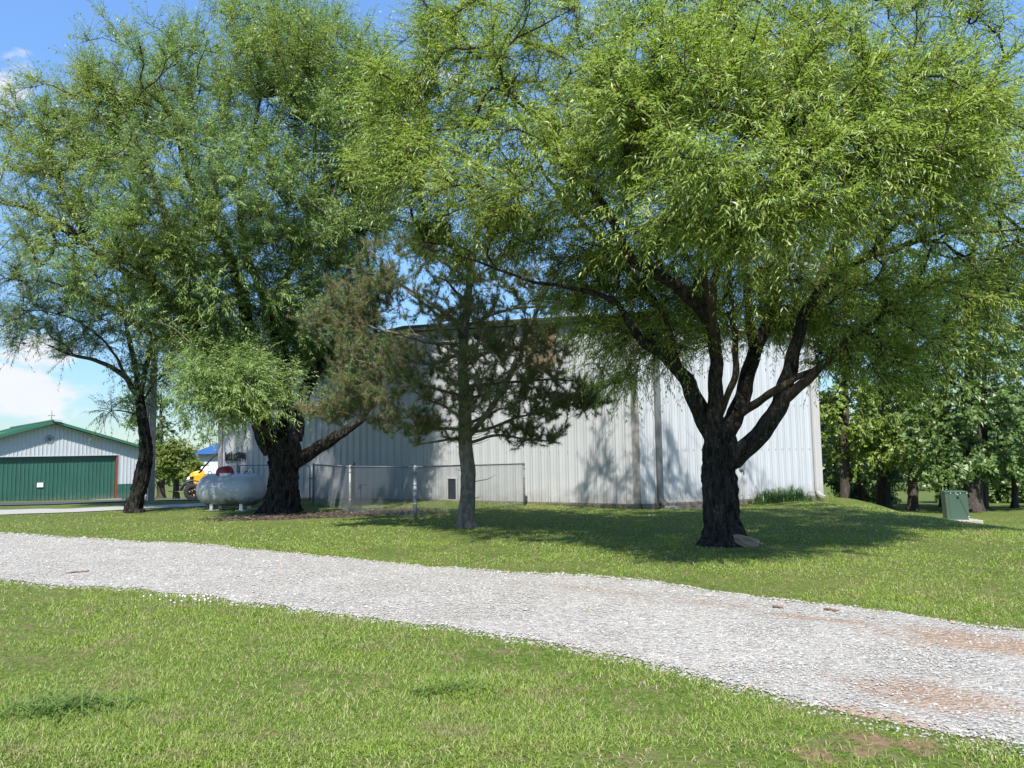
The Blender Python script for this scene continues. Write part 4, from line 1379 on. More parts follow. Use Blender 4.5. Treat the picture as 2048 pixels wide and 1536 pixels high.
for a, b in zip(FP[:-1], FP[1:]):
    pt = netting(a, b, FH, fl, fence)
    L = float(np.linalg.norm(b - a))
    mb = MB(); mb.tube([pt(0, FH, 0), pt(L, FH, 0)], .021, 10); mb.build('top_rail', M['galv_dull'], fence)
b0 = fpt(708, 26.3)
mb = MB(); pt = netting(FP[2], b0, FH, fl, fence); mb.tube([pt(0, FH, 0), pt(float(np.linalg.norm(b0 - FP[2])), FH, 0)], .021, 10); mb.build('top_rail', M['galv_dull'], fence)
gl = np.array([GP[0][0], GP[0][1], float(height(*GP[0]))])
gate = thing('chain_link_gate', 'round-cornered chain-link gate behind the thick willow trunk', 'gate', gl)
ptg = netting(GP[0], GP[1], FH - .06, gl, gate, .1)
Lg = float(np.linalg.norm(GP[1] - GP[0]))
mb = MB(); rc = .16
path = [ptg(.02, .06, 0), ptg(.02, FH - rc, 0)] + [ptg(.02 + rc - rc * math.cos(t), FH - rc + rc * math.sin(t), 0) for t in np.linspace(.2, 1.57, 6)] + [ptg(Lg - .05, FH, 0), ptg(Lg - .05, .06, 0)]
mb.tube(path, .021, 10); mb.tube([ptg(.02, .08, 0), ptg(Lg - .05, .08, 0)], .018, 8); mb.build('gate_frame', M['galv_dull'], gate)
mb = MB(); mb.bar(ptg(-.16, .78, 0), ptg(.06, .78, 0), .03, .04); mb.build('latch', M['galv_dull'], gate)
mb = MB(); pq = ptg(Lg + .02, 0, 0); mb.tube([pq, pq + Vector((0, 0, FH + .05))], .03, 10); mb.build('gate_post', M['galv_dull'], gate)

# yard hydrant inside the pen
hp_ = fpt(721, 24.6); hz = float(height(*hp_))
hyd = thing('yard_hydrant', 'black yard hydrant with its lever out to the right inside the fenced pen', 'hydrant', (hp_[0], hp_[1], hz))
mb = MB(); mb.tube([(0, 0, -.05), (0, 0, .46)], .018, 8); mb.build('pipe', M['black_metal'], hyd)
mb = MB(); mb.lathe([(.02, .42), (.045, .45), (.05, .52), (.04, .57), (.001, .59)], (0, 0, 0), 'Z', 10); mb.tube([(-.02, 0, .50), (-.07, -.01, .47), (-.08, -.01, .43)], .018, 8); mb.build('head', M['black_metal'], hyd)
mb = MB(); mb.bar((0, 0, .565), (.21, -.02, .56), .025, .018); mb.build('lever', M['black_metal'], hyd)

# ------------------------------------------------------------------ propane tank
tk = P(462, 1022, 22.3); tk[2] = float(height(tk[0], tk[1]))
tank = thing('propane_tank', 'grey horizontal propane tank with dark red dome cover beside the thick willow', 'tank', tk, R(-14))
TL, TR = 1.9, .455
cz = .12 + TR
mb = MB()
prof = []
hl = TL / 2 - .30
for i in range(13):
    a = math.pi / 2 * i / 12
    prof.append((max(.001, TR * math.sin(a)), -hl - .40 * math.cos(a)))
for i in range(1, 6): prof.append((TR, -hl + 2 * hl * i / 6))
for i in range(12, -1, -1):
    a = math.pi / 2 * i / 12
    prof.append((max(.001, TR * math.sin(a)), hl + .40 * math.cos(a)))
mb.lathe(prof, (0, 0, cz), 'X', 48)
vessel = mb.build('vessel', M['tank'], tank)
for x in (-hl, hl):
    mb = MB(); mb.lathe([(TR - .002, x - .018), (TR + .005, x - .008), (TR + .005, x + .008), (TR - .002, x + .018)], (0, 0, cz), 'X', 48); mb.build('weld_seam', M['tank'], tank)
dome = thing('valve_cover', None, None); dome.parent = tank; dome.location = (-.22, 0, cz + TR)
mb = MB()
sec = []
for i in range(9):
    t = i / 8; a = t * math.pi / 2
    sec.append((.255 * math.cos(a) ** .55 if i < 8 else .001, -.05 + .27 * math.sin(a) ** .8))
mb.lathe([(.235, -.06)] + sec, (0, 0, 0), 'Z', 28)
d_ob = mb.build('dome_cover', M['red_dome'], dome)
d_ob.scale = (1.05, .85, 1.0); d_ob.rotation_euler = (0, R(-9), 0)
mb = MB(); mb.lathe([(.20, -.09), (.225, -.08), (.225, .02), (.20, .03)], (.04, 0, 0), 'Z', 24); mb.build('collar', M['white_paint'], dome)
mb = MB(); mb.tube([(.42, 0, cz + TR - .01), (.45, 0, cz + TR + .06), (.52, .0, cz + TR + .07), (.58, 0, cz + TR - .02)], .014, 6); mb.build('fill_hose', M['black_metal'], tank)
for x in (-.72, .60):
    mb = MB(); ring = [(x + .055 * math.cos(a), 0, cz + TR - .035 * (abs(x) > .65) + .05 + .07 * math.sin(a)) for a in np.linspace(0, 2 * math.pi, 17)]
    mb.tube(ring, .014, 6, cap=False); mb.build('lifting_lug', M['white_paint'], tank)
for x in (-.50, .46):
    for y in (-.2, .2):
        mb = MB(); mb.box((x, y, .115), (.10, .05, .235)); mb.build('leg', M['white_paint'], tank, bevel=.006)
for x in (-.50, .46):
    mb = MB(); mb.box((x + .06, 0, -.03), (.30, .74, .10)); mb.build('concrete_pad', M['concrete'], tank, bevel=.012)
# decal: curved patch following the tank side
def decal(x0, x1, a0, a1, rr, mat, nm, par):
    mb = MB(); nn_ = 6; vs = []
    for i in range(nn_ + 1):
        a = a0 + (a1 - a0) * i / nn_
        for x in (x0, x1): vs.append((x, -rr * math.cos(a), cz + rr * math.sin(a)))
    mb.add(vs, [(2 * i, 2 * i + 1, 2 * i + 3, 2 * i + 2) for i in range(nn_)]); return mb.build(nm, mat, par)


dc = decal(-.36, -.08, R(14), R(27), TR + .004, M['tank_label'] if 'tank_label' in M else M['paper'], 'warning_label', tank)
for (a, x0, x1) in ((24.0, -.32, -.12), (20.5, -.30, -.14), (17.0, -.32, -.13)):
    decal(x0, x1, R(a), R(a + 1.6), TR + .007, M['red_print'], 'print_line', dc)

# ------------------------------------------------------------------ utility vehicle
uv = P(385, 1007, 32.6); uv[2] = float(height(uv[0], uv[1]))
utv = thing('utility_vehicle', 'yellow and black side-by-side utility vehicle parked behind the propane tank', 'utility vehicle', (uv[0] + .60, uv[1] + .894, uv[2]), R(21))
# local axes: front towards -x, width along y, its near side at -y
wr = .345
for (x, nmw) in ((-.88, 'front'), (1.05, 'rear')):
    for y in (-.62, .62):
        w = thing('wheel', None, None); w.parent = utv; w.location = (x, y, wr)
        mb = MB(); mb.lathe([(wr * .56, -.12), (wr * .88, -.135), (wr * .97, -.11), (wr, -.05), (wr, .05), (wr * .97, .11), (wr * .88, .135), (wr * .56, .12)], (0, 0, 0), 'Y', 32)
        for kk in range(22):
            a = kk * 2 * math.pi / 22
            for yy in (-.06, .06):
                mb.box((math.cos(a) * wr, yy, math.sin(a) * wr), (.045, .09, .03), Matrix.Rotation(-a + math.pi / 2, 3, 'Y'))
        mb.build('tyre', M['rubber'], w)
        mb = MB(); mb.lathe([(.001, -.06), (.06, -.07), (.07, -.05), (wr * .55, -.03), (wr * .58, -.11), (wr * .58, .1)], (0, 0, 0), 'Y', 24)
        mb.build('rim', M['black_plastic'], w)
        mb = MB()
        for kk in range(6):
            a = kk * math.pi / 3 + .3
            mb.bar((math.cos(a) * .06, -.085, math.sin(a) * .06), (math.cos(a) * wr * .52, -.07, math.sin(a) * wr * .52), .03, .02, up=(0, 1, 0))
        mb.build('spokes', M['black_plastic'], w)
        for kk in range(3):
            a = kk * 2.09 + .9
            mb = MB(); mb.box((math.cos(a) * .13, -.098, math.sin(a) * .13), (.05, .015, .04)); mb.build('spoke_accent', M['yellow'], w)


def loft(mb, secs):
    """secs: list of (x, halfwidth, z0, z1) boxes joined along x"""
    vs = []
    for (x, hw, z0, z1) in secs:
        vs += [(x, -hw, z0), (x, hw, z0), (x, hw * .92, z1), (x, -hw * .92, z1)]
    fs = [(0, 1, 2, 3)]
    n = len(secs)
    for i in range(n - 1):
        for k in range(4):
            fs.append((i * 4 + k, (i + 1) * 4 + k, (i + 1) * 4 + (k + 1) % 4, i * 4 + (k + 1) % 4))
    fs.append(tuple((n - 1) * 4 + k for k in (3, 2, 1, 0)))
    mb.add(vs, fs)


mb = MB(); loft(mb, [(-1.12, .36, .42, .62), (-1.0, .40, .34, .78), (-.6, .55, .32, .86), (1.4, .55, .34, .8), (1.6, .5, .42, .74)]); mb.build('chassis', M['black_plastic'], utv, bevel=.015)
mb = MB(); loft(mb, [(-1.02, .50, .97, 1.06), (-.98, .57, .96, 1.12), (-.85, .66, .99, 1.17), (-.62, .68, 1.02, 1.22), (-.45, .66, 1.04, 1.22)]); mb.build('hood', M['yellow'], utv, bevel=.02)
mb = MB(); loft(mb, [(-1.06, .46, .55, .92), (-1.0, .52, .52, .98), (-.8, .6, .5, 1.02)]); mb.build('front_fascia', M['black_plastic'], utv, bevel=.02)
mb = MB(); mb.tube([(-1.10, -.45, .48), (-1.15, -.38, .62), (-1.15, .38, .62), (-1.10, .45, .48)], .03, 8); mb.tube([(-1.12, -.40, .42), (-1.12, .40, .42)], .028, 8); mb.build('bumper', M['black_metal'], utv)
for y in (-.38, .38):
    mb = MB(); mb.lathe([(.001, -1.12), (.07, -1.11), (.085, -1.05), (.085, -.95)], (0, y, .88), 'X', 14); mb.build('headlight', M['bolt'], utv)
for y in (-1, 1):
    mb = MB(); loft(mb, [(-.85, .02, .58, .98), (-.5, .02, .82, 1.05), (.25, .02, .9, 1.06)])
    for i in range(len(mb.v)): v = mb.v[i]; mb.v[i] = (v[0], v[1] + y * .68, v[2])
    mb.build('fender_panel', M['yellow'], utv, bevel=.008)
    mb = MB(); arch = [(-.88 + .47 * math.cos(a), y * .66, wr + .47 * math.sin(a)) for a in np.linspace(.15, math.pi - .15, 12)]
    mb.tube(arch, .05, 8); mb.build('wheel_arch', M['black_plastic'], utv)
cage = [[(-.62, .62, 1.12), (.02, .60, 1.90), (1.0, .60, 1.92), (1.12, .62, .9)]]
for y in (-1, 1):
    mb = MB(); mb.tube([(-.66, y * .64, 1.12), (-.05, y * .60, 1.86), (.1, y * .6, 1.92), (.95, y * .60, 1.92), (1.08, y * .62, 1.80), (1.15, y * .64, .85)], .032, 8)
    mb.tube([(.35, y * .6, 1.92), (.30, y * .64, .85)], .028, 8); mb.build('cage_tube', M['black_metal'], utv)
mb = MB(); loft(mb, [(-.12, .62, 1.90, 1.94), (.1, .66, 1.93, 2.0), (1.05, .66, 1.93, 2.0), (1.16, .6, 1.90, 1.95)]); mb.build('roof', M['black_plastic'], utv, bevel=.015)
mb = MB(); mb.hexa([(-.63, -.60, 1.16), (-.63, .60, 1.16), (-.61, .60, 1.16), (-.61, -.60, 1.16), (-.06, -.57, 1.88), (-.06, .57, 1.88), (-.04, .57, 1.88), (-.04, -.57, 1.88)]); mb.build('windscreen', M['glass'], utv)
mb = MB(); mb.box((.55, 0, .95), (.55, 1.1, .18)); mb.build('seat', M['black_plastic'], utv, bevel=.03)
mb = MB(); mb.box((.88, 0, 1.3), (.14, 1.1, .62), Matrix.Rotation(.12, 3, 'Y')); mb.build('backrest', M['black_plastic'], utv, bevel=.03)
mb = MB(); mb.lathe([(.17, -.012), (.185, 0), (.17, .012), (.155, 0), (.17, -.012)], (-.1, -.3, 1.2), 'X', 20); mb.build('steering_wheel', M['black_plastic'], utv)
mb = MB(); mb.box((1.45, 0, 1.0), (.8, 1.3, .3)); mb.build('cargo_bed', M['yellow'], utv, bevel=.02)

# white box trailer seen through the windscreen
tq = P(398, 990, 38); tz = float(height(tq[0], tq[1]))
tr = thing('white_trailer', 'white enclosed trailer half hidden behind the yellow utility vehicle', 'trailer', (tq[0] + 1.25, tq[1] + 1.5, tz))
mb = MB(); mb.box((0, 0, .98), (2.4, 3.0, 1.20)); mb.build('body', M['white_paint'], tr, bevel=.05)
for y in (-1.03, 1.03):
    mb = MB(); mb.lathe([(.1, -.1), (.3, -.1), (.33, 0), (.3, .1), (.1, .1)], (0, y * 1.3, .33), 'Y', 20); mb.build('wheel', M['rubber'], tr)

# ------------------------------------------------------------------ picnic table
tq = P(368, 995, 44); tz = float(height(tq[0], tq[1]))
pt_ = thing('picnic_table', 'grey picnic table under the bright round-headed shrub tree', 'table', (tq[0], tq[1] + .6, tz), R(8))
for i in range(4):
    mb = MB(); mb.box((0, -.3 + .2 * i, .74), (1.8, .18, .04)); mb.build('top_plank', M['wood'], pt_)
for y in (-.72, .72):
    mb = MB(); mb.box((0, y, .44), (1.8, .26, .04)); mb.build('seat_plank', M['wood'], pt_)
for x in (-.65, .65):
    mb = MB(); mb.bar((x, -.62, 0), (x, -.2, .72), .06, .05); mb.bar((x, .62, 0), (x, .2, .72), .06, .05); mb.bar((x, -.78, .40), (x, .78, .40), .05, .06); mb.build('leg_frame', M['galv'], pt_)

# ------------------------------------------------------------------ transformer
tq = P(1924, 1049, 18.9); tz = sum(float(height(tq[0] + a_, tq[1] + b_)) for a_ in (-.75, .4) for b_ in (-.2, .6)) / 4 - .06
trf = thing('transformer_box', 'dark green pad-mounted transformer cabinet on the slope at right', 'transformer', (tq[0], tq[1] + .25, tz + .13), R(-17))
tw, td, th = .50, .46, .66
mb = MB()
mb.hexa([(-tw * .46, -td / 2, 0), (tw * .5, -td / 2, 0), (tw * .5, td / 2, 0), (-tw * .46, td / 2, 0), (-tw * .52, -td * .5, th), (tw * .47, -td * .5, th), (tw * .47, td * .5, th), (-tw * .52, td * .5, th)])
mb.build('cabinet', M['tgreen'], trf, bevel=.012)
mb = MB(); mb.box((-.015, -.01, th + .008), (tw * 1.02, td * 1.03, .03)); mb.build('lid', M['tgreen'], trf, bevel=.008)
mb = MB(); mb.bar((-tw * .30, -td / 2 - .004, .015), (-tw * .36, -td / 2 - .004, th - .02), .012, .012, up=(0, 1, 0)); mb.bar((tw * .07, -td / 2 - .004, th - .08), (tw * .42, -td / 2 - .004, .12), .008, .014, up=(0, 1, 0)); mb.build('door_crease', M['tgreen'], trf)
mb = MB(); mb.lathe([(.001, -.035), (.022, -.03), (.024, 0)], (tw * .04, -td / 2, th - .11), 'Y', 10); mb.build('padlock', M['black_metal'], trf)
for (x, z) in ((-tw * .26, th - .022), (-tw * .04, th - .018), (tw * .16, th - .022), (tw * .44, th - .022), (tw * .02, th - .055), (tw * .465, .07), (tw * .475, .02)):
    mb = MB(); mb.lathe([(.001, -.018), (.010, -.016), (.013, 0)], (x, -td / 2 - .003, z), 'Y', 10); mb.build('bolt', M['bolt'], trf)
pad = thing('concrete_pad', 'weathered flat concrete slab under the green transformer cabinet', 'slab', (tq[0] - .16, tq[1] + .2, tz + .06))
mb = MB(); mb.box((0, 0, -.08), (1.13, .80, .30)); mb.build('slab', M['concrete'], pad, bevel=.015)
mb = MB(); mb.box((.10, -.402, .02), (.05, .012, .075)); mb.build('paint_mark', M['orange'], pad)

# ------------------------------------------------------------------ rock by the trunk
rk = P(1492, 1088, 12.45); rk[2] = float(height(rk[0], rk[1]))
bm = bmesh.new(); bmesh.ops.create_icosphere(bm, subdivisions=4, radius=1)
for v in bm.verts:
    c = v.co
    c.x = max(-.8, min(.85, c.x)); c.y = max(-.7, min(.7, c.y)); c.z = max(-.75, min(.72, c.z + .12 * c.x))
    nz = mnoise.fractal(c * 1.6, 1, 2, 4) * .16 + mnoise.noise(Vector((c.x, c.y * 2, c.z * 6))) * .05
    c *= 1 + nz
    c.x *= .25; c.y *= .13; c.z *= .10
me = bpy.data.meshes.new('rock'); bm.to_mesh(me); bm.free()
ro = link('rock', me, M['rock']); ro.location = (rk[0], rk[1], rk[2] + .085); ro.rotation_euler = (R(8), R(17), R(-8))
tag(ro, 'tan layered rock leaning against the foot of the right willow trunk', 'rock')

# splash block under the grey downspout
sb_ = B2 + u2 * (s_ds + .1) + n2 * .45
spb = thing('splash_block', 'grey concrete splash block below the dark downspout', 'splash block', (sb_[0], sb_[1], float(height(*sb_)) + .015), math.atan2(n2[1], n2[0]))
mb = MB(); mb.box((0, 0, .03), (.6, .28, .05)); mb.box((0, .13, .07), (.6, .03, .06)); mb.box((0, -.13, .07), (.6, .03, .06)); mb.build('block', M['concrete'], spb, bevel=.008)

# ------------------------------------------------------------------ iris clump along the wall
def strap_clump(name, label, cat, o2, uu, nn, s0, s1, n, L, wd, mat, seed, dn=(.15, .6)):
    r = np.random.default_rng(seed)
    s = r.uniform(s0, s1, n); dd = r.uniform(dn[0], dn[1], n)
    mid = (s0 + s1) / 2
    env = np.clip(1.15 - np.abs((s - mid) / (s1 - s0) * 2) ** 3, .3, 1)
    X = o2[0] + uu[0] * s + nn[0] * dd; Y = o2[1] + uu[1] * s + nn[1] * dd
    Zb = height(X, Y)
    az = r.normal(-.1, .9, n); d = np.stack([np.cos(az), np.sin(az) * .6 - .25], 1) * np.where(r.random(n) < .3, -1, 1)[:, None]
    d /= np.linalg.norm(d, axis=1)[:, None]
    sd = np.stack([-d[:, 1], d[:, 0]], 1)
    ln = L * r.uniform(.6, 1.1, n) * env; lean = r.uniform(.25, .9, n)
    rows = []
    for t, w in ((0, .8), (.3, 1), (.55, .95), (.8, .7), (1, .05)):
        hgt = ln * (t - .55 * lean * t ** 2.2); out = ln * lean * t ** 1.8 * .8
        p = np.column_stack([X + d[:, 0] * out, Y + d[:, 1] * out, Zb + hgt])
        q = np.column_stack([sd * wd * w / 2, np.zeros(n)])
        rows += [p - q, p + q]
    V = np.stack(rows, 1); b = np.arange(n)[:, None] * 10
    F = np.concatenate([np.array([[2 * i, 2 * i + 1, 2 * i + 3, 2 * i + 2]]) + b for i in range(4)])
    c = np.array([*(o2 + uu * mid + nn * .35), 0.0]); c[2] = float(height(c[0], c[1]))
    o = link(name, np_mesh(name, V.reshape(-1, 3) - c, [F]), mat); o.location = c
    tag(o, label, cat); return o


def s_on(px, o2, uu, nn):
    w = wall_pt(px, 1000, o2, nn); return float((w[:2] - o2) @ uu)


strap_clump('iris_clump', 'long clump of arching dark green iris leaves against the right-hand hall wall', 'plant', B2, u2, n2, s_on(1488, B2, u2, n2), s_on(1600, B2, u2, n2), 620, .62, .026, M['leaf_iris'], 3)
strap_clump('foundation_weeds', 'thin pale weeds along the brick footing of the gable wall', 'weed', A2, u1, n1, s_on(1070, A2, u1, n1), s_on(1270, A2, u1, n1), 260, .20, .012, M['weed'], 4, (.1, .35))
strap_clump('seed_grass', 'tall thin seed-head grass by the far corner of the hall', 'weed', B2, u2, n2, s_on(1615, B2, u2, n2), s_on(1662, B2, u2, n2), 90, .5, .006, M['grass_blade'], 9, (.1, .5))
# ------------------------------------------------------------------ trees
def vnoise_p(x, y, K, seed=0):
    ix = np.floor(x); iy = np.floor(y); fx = x - ix; fy = y - iy
    fx = fx * fx * (3 - 2 * fx); fy = fy * fy * (3 - 2 * fy)
    i0 = np.mod(ix, K); i1 = np.mod(ix + 1, K)
    a = _hash(i0, iy, seed); b = _hash(i1, iy, seed); c = _hash(i0, iy + 1, seed); d = _hash(i1, iy + 1, seed)
    return (a * (1 - fx) + b * fx) * (1 - fy) + (c * (1 - fx) + d * fx) * fy


def resample(pts, step):
    """pts (n,4): x,y,z,r -> smooth polyline"""
    pts = np.asarray(pts, float)
    n = len(pts)
    ext_ = np.vstack([2 * pts[0] - pts[1], pts, 2 * pts[-1] - pts[-2]])
    out = []
    for i in range(n - 1):
        a, b, c, d = ext_[i], ext_[i + 1], ext_[i + 2], ext_[i + 3]
        L = np.linalg.norm(c[:3] - b[:3]); k = max(1, int(round(L / step)))
        for j in range(k):
            t = j / k
            out.append(.5 * ((2 * b) + (-a + c) * t + (2 * a - 5 * b + 4 * c - d) * t * t + (-a + 3 * b - 3 * c + d) * t ** 3))
    out.append(pts[-1])
    out = np.array(out); out[:, 3] = np.maximum(out[:, 3], .004)
    return out


def limb_mesh(pl, nseg, amp=0.0, seed=0, flare=0.0, K=9):
    """ring mesh round a polyline with ridged bark"""
    P3 = pl[:, :3]; rad = pl[:, 3]
    n = len(P3)
    T = np.gradient(P3, axis=0); T /= np.linalg.norm(T, axis=1)[:, None] + 1e-9
    x = np.cross(T[0], [0.3, 0.2, .95]);
    if np.linalg.norm(x) < .05: x = np.cross(T[0], [1, 0, 0])
    x /= np.linalg.norm(x)
    th = np.linspace(0, 2 * np.pi, nseg, endpoint=False)
    s = np.concatenate([[0], np.cumsum(np.linalg.norm(np.diff(P3, axis=0), axis=1))])
    V = np.zeros((n, nseg, 3))
    for i in range(n):
        x = x - T[i] * (x @ T[i]); x /= np.linalg.norm(x) + 1e-9
        y = np.cross(T[i], x)
        rr = np.full(nseg, rad[i])
        if amp > 0:
            a = th / (2 * np.pi)
            wob = .35 * np.sin(s[i] * 9 + seed)
            n1_ = vnoise_p(a * K + wob * .3, np.full(nseg, s[i] * 3.0), K, seed)
            n2_ = vnoise_p(a * K * 2.0, np.full(nseg, s[i] * 9.0), K * 2, seed + 5)
            n3_ = vnoise_p(a * 3, np.full(nseg, s[i] * 1.6), 3, seed + 9)
            rid = 1 - np.abs(2 * n1_ - 1)
            rr = rr * (1 + amp * (1.5 * (rid - .5) + .8 * (n2_ - .5)) + .16 * (n3_ - .5) * (amp > .03))
        if flare > 0:
            f = np.exp(-s[i] / .22)
            rr = rr * (1 + flare * f * (.35 + .65 * np.clip(np.cos(5 * th + seed) * .6 + np.cos(2 * th + 1.3 * seed) * .5, -.4, 1)))
        V[i] = P3[i] + (np.cos(th)[:, None] * x + np.sin(th)[:, None] * y) * rr[:, None]
    idx = np.arange(n * nseg).reshape(n, nseg); nxt = np.roll(idx, -1, 1)
    F = np.stack([idx[:-1], nxt[:-1], nxt[1:], idx[1:]], -1).reshape(-1, 4)
    return V.reshape(-1, 3), F


class Skel:
    def __init__(s):
        s.p = []; s.par = []; s.d = []; s.r = []

    def add_limb(s, pl, skip=0):
        first = -1
        if s.p:
            A = np.array(s.p); first = int(np.argmin(((A - pl[0, :3]) ** 2).sum(1)))
        T = np.gradient(pl[:, :3], axis=0); T /= np.linalg.norm(T, axis=1)[:, None] + 1e-9
        for i in range(len(pl)):
            s.p.append(pl[i, :3]); s.d.append(T[i]); s.par.append(first); s.r.append(pl[i, 3]); first = len(s.p) - 1

    def grow(s, targets, r, min_z=None, bend=.35, n_limb=None):
        chains = []
        nodes = np.zeros((len(s.p) + len(targets) * 14, 3)); dirs = np.zeros_like(nodes); m = len(s.p)
        nodes[:m] = s.p; dirs[:m] = s.d
        ok = np.zeros(len(nodes), bool); ok[:m] = [zz < .13 for zz in s.r]
        base = nodes[:m][ok[:m]]
        dist0 = np.array([np.sqrt(((base - t) ** 2).sum(1)).min() for t in targets])
        for ti in np.argsort(dist0):
            t = targets[ti]
            dv = t - nodes[:m]; d = np.sqrt((dv ** 2).sum(1)) + 1e-6
            cosn = (dv * dirs[:m]).sum(1) / d
            cost = d * (1 + .55 * (1 - cosn)) + (~ok[:m]) * 50
            k = int(np.argmin(cost)); L = d[k]
            kk = int(min(13, max(2, math.ceil(L / .32))))
            a = nodes[k]; ctrl = a + dirs[k] * L * bend + np.array([0, 0, .10 * L]) + r.normal(size=3) * L * .06
            tt = np.linspace(0, 1, kk + 1)[1:, None]
            pts = a * (1 - tt) ** 2 + 2 * ctrl * tt * (1 - tt) + t * tt ** 2
            pts[:-1] += r.normal(size=(kk - 1, 3)) * .03
            full = np.vstack([a, pts]); T = np.diff(full, axis=0); T /= np.linalg.norm(T, axis=1)[:, None] + 1e-9
            ids = [k]
            for j in range(kk):
                nodes[m] = pts[j]; dirs[m] = T[j]; ok[m] = True
                s.p.append(pts[j]); s.d.append(T[j]); s.par.append(ids[-1]); s.r.append(0); ids.append(m); m += 1
            chains.append(ids)
        cnt = np.zeros(m)
        for c in chains: cnt[c[-1]] += 1
        for i in range(m - 1, -1, -1):
            if s.par[i] >= 0: cnt[s.par[i]] += cnt[i]
        s.nodes = nodes[:m]; s.dirs = dirs[:m]; s.cnt = cnt
        return chains


def chains_mesh(sk, chains, rtip, expo, nseg=5):
    Vs = []; Fs = []; b = 0
    for c in chains:
        pts = sk.nodes[c]; rad = rtip * np.maximum(sk.cnt[c], 1) ** expo
        if sk.r[c[0]] > 0: rad[0] = min(rad[1] * 1.15, sk.r[c[0]])
        else: rad[0] = min(rad[0], rad[1] * 1.15)
        V, F = limb_mesh(np.column_stack([pts, rad]), nseg)
        Vs.append(V); Fs.append(F + b); b += len(V)
    return np.vstack(Vs), np.vstack(Fs)


def foliage(org, dirs, L, per, llen, lwid, droop, r, base_t=.12, ldroop=.35, side_ang=.9, wind=None, tri=False):
    """org,dirs (n,3), L (n,): twigs with alternate leaves; returns leaf V,F and twig V,F"""
    n = len(org)
    d = dirs / (np.linalg.norm(dirs, axis=1)[:, None] + 1e-9)
    G = np.array([0, 0, -1.0]) if wind is None else np.array(wind)
    t = (np.linspace(base_t, 1, per)[None] + r.uniform(-.03, .03, (n, per)))
    dr = droop * (.5 + r.random(n))
    pos = org[:, None] + d[:, None] * (L[:, None] * t)[..., None] + G * ((dr * L)[:, None] * t ** 2)[..., None]
    tan = d[:, None] + G * (2 * dr[:, None] * t)[..., None]
    tan /= np.linalg.norm(tan, axis=2)[..., None] + 1e-9
    rv = r.normal(size=(n, 1, 3)) * .6 + np.array([0, 0, 1.0])
    side = np.cross(tan, np.broadcast_to(rv, tan.shape)); side /= np.linalg.norm(side, axis=2)[..., None] + 1e-9
    sgn = np.where((np.arange(per) % 2) == 0, 1, -1)[None, :, None]
    up = np.cross(side, tan)
    ang = side_ang * (.6 + .6 * r.random((n, per, 1)))
    ld = tan * np.cos(ang) + side * sgn * np.sin(ang) + up * r.normal(size=(n, per, 1)) * .25 + np.array([0, 0, -1.0]) * ldroop * (.3 + r.random((n, per, 1)))
    ld /= np.linalg.norm(ld, axis=2)[..., None]
    ll = llen * (.55 + .6 * r.random((n, per, 1))) * (1.05 - .35 * t[..., None])
    wd = lwid * (.7 + .5 * r.random((n, per, 1)))
    rr = r.normal(size=ld.shape) * .55 + up * .25 + np.array([-.05, -.55, .75])
    lw = np.cross(ld, rr); lw /= np.linalg.norm(lw, axis=2)[..., None] + 1e-9
    nn = np.cross(lw, ld)
    b = pos; tip = pos + ld * ll + np.array([0, 0, -1.0]) * ll * .14
    mid = pos + ld * ll * .45
    V = np.stack([b, mid + lw * wd / 2 + nn * wd * .12, tip, mid - lw * wd / 2 + nn * wd * .12], 2).reshape(-1, 3)
    F = np.arange(len(V)).reshape(-1, 4)
    if tri:     # far crowns: lance-shaped leaves
        q1 = pos + ld * ll * .22
        V = np.stack([q1 + lw * wd * .5 - ld * ll * .22 * r.random((n, per, 1)), tip, q1 - lw * wd * .5], 2).reshape(-1, 3)
        F = np.arange(len(V)).reshape(-1, 3)
    # twigs: three-sided
    k = np.array([0, 1.0])
    q = org[:, None] + d[:, None] * (L[:, None] * k)[..., None] + G * ((dr * L)[:, None] * k ** 2)[..., None]
    x = np.cross(d, r.normal(size=(n, 3))); x /= np.linalg.norm(x, axis=1)[:, None] + 1e-9; y = np.cross(d, x)
    rad = np.array([.0042, .0016])
    a3 = np.array([0, 2.094, 4.189])
    TV = (q[:, :, None] + (np.cos(a3)[:, None] * x[:, None, None] + np.sin(a3)[:, None] * y[:, None, None]) * rad[None, :, None, None]).reshape(-1, 3)
    bi = np.arange(n)[:, None] * 6
    fs = []
    for i in range(1):
        for kx in range(3): fs.append([i * 3 + kx, i * 3 + (kx + 1) % 3, (i + 1) * 3 + (kx + 1) % 3, (i + 1) * 3 + kx])
    TF = (np.array(fs)[None] + bi[:, :, None]).reshape(-1, 4)
    return V, F, TV, TF


def px_blob(bl):
    (x, y, Z, rx, ry, rz, n) = bl
    c = P(x, y, Z); k = Z / F_PX
    return c, np.array([rx * k, rz, ry * k]), n


def sample_blobs(blobs, r, dens=1.0, shell=.55):
    out = []
    for bl in blobs:
        c, rad, n = px_blob(bl)
        n = int(n * dens)
        v = r.normal(size=(n, 3)); v /= np.linalg.norm(v, axis=1)[:, None]
        q = r.random(n) ** (shell / 1.5)
        out.append(c + v * q[:, None] * rad * (1 + .12 * r.normal(size=(n, 1))))
    return np.vstack(out)


def limb_px(L, step=.16):
    return resample(np.array([[*P(a[0], a[1], a[2]), a[3]] for a in L]), step)


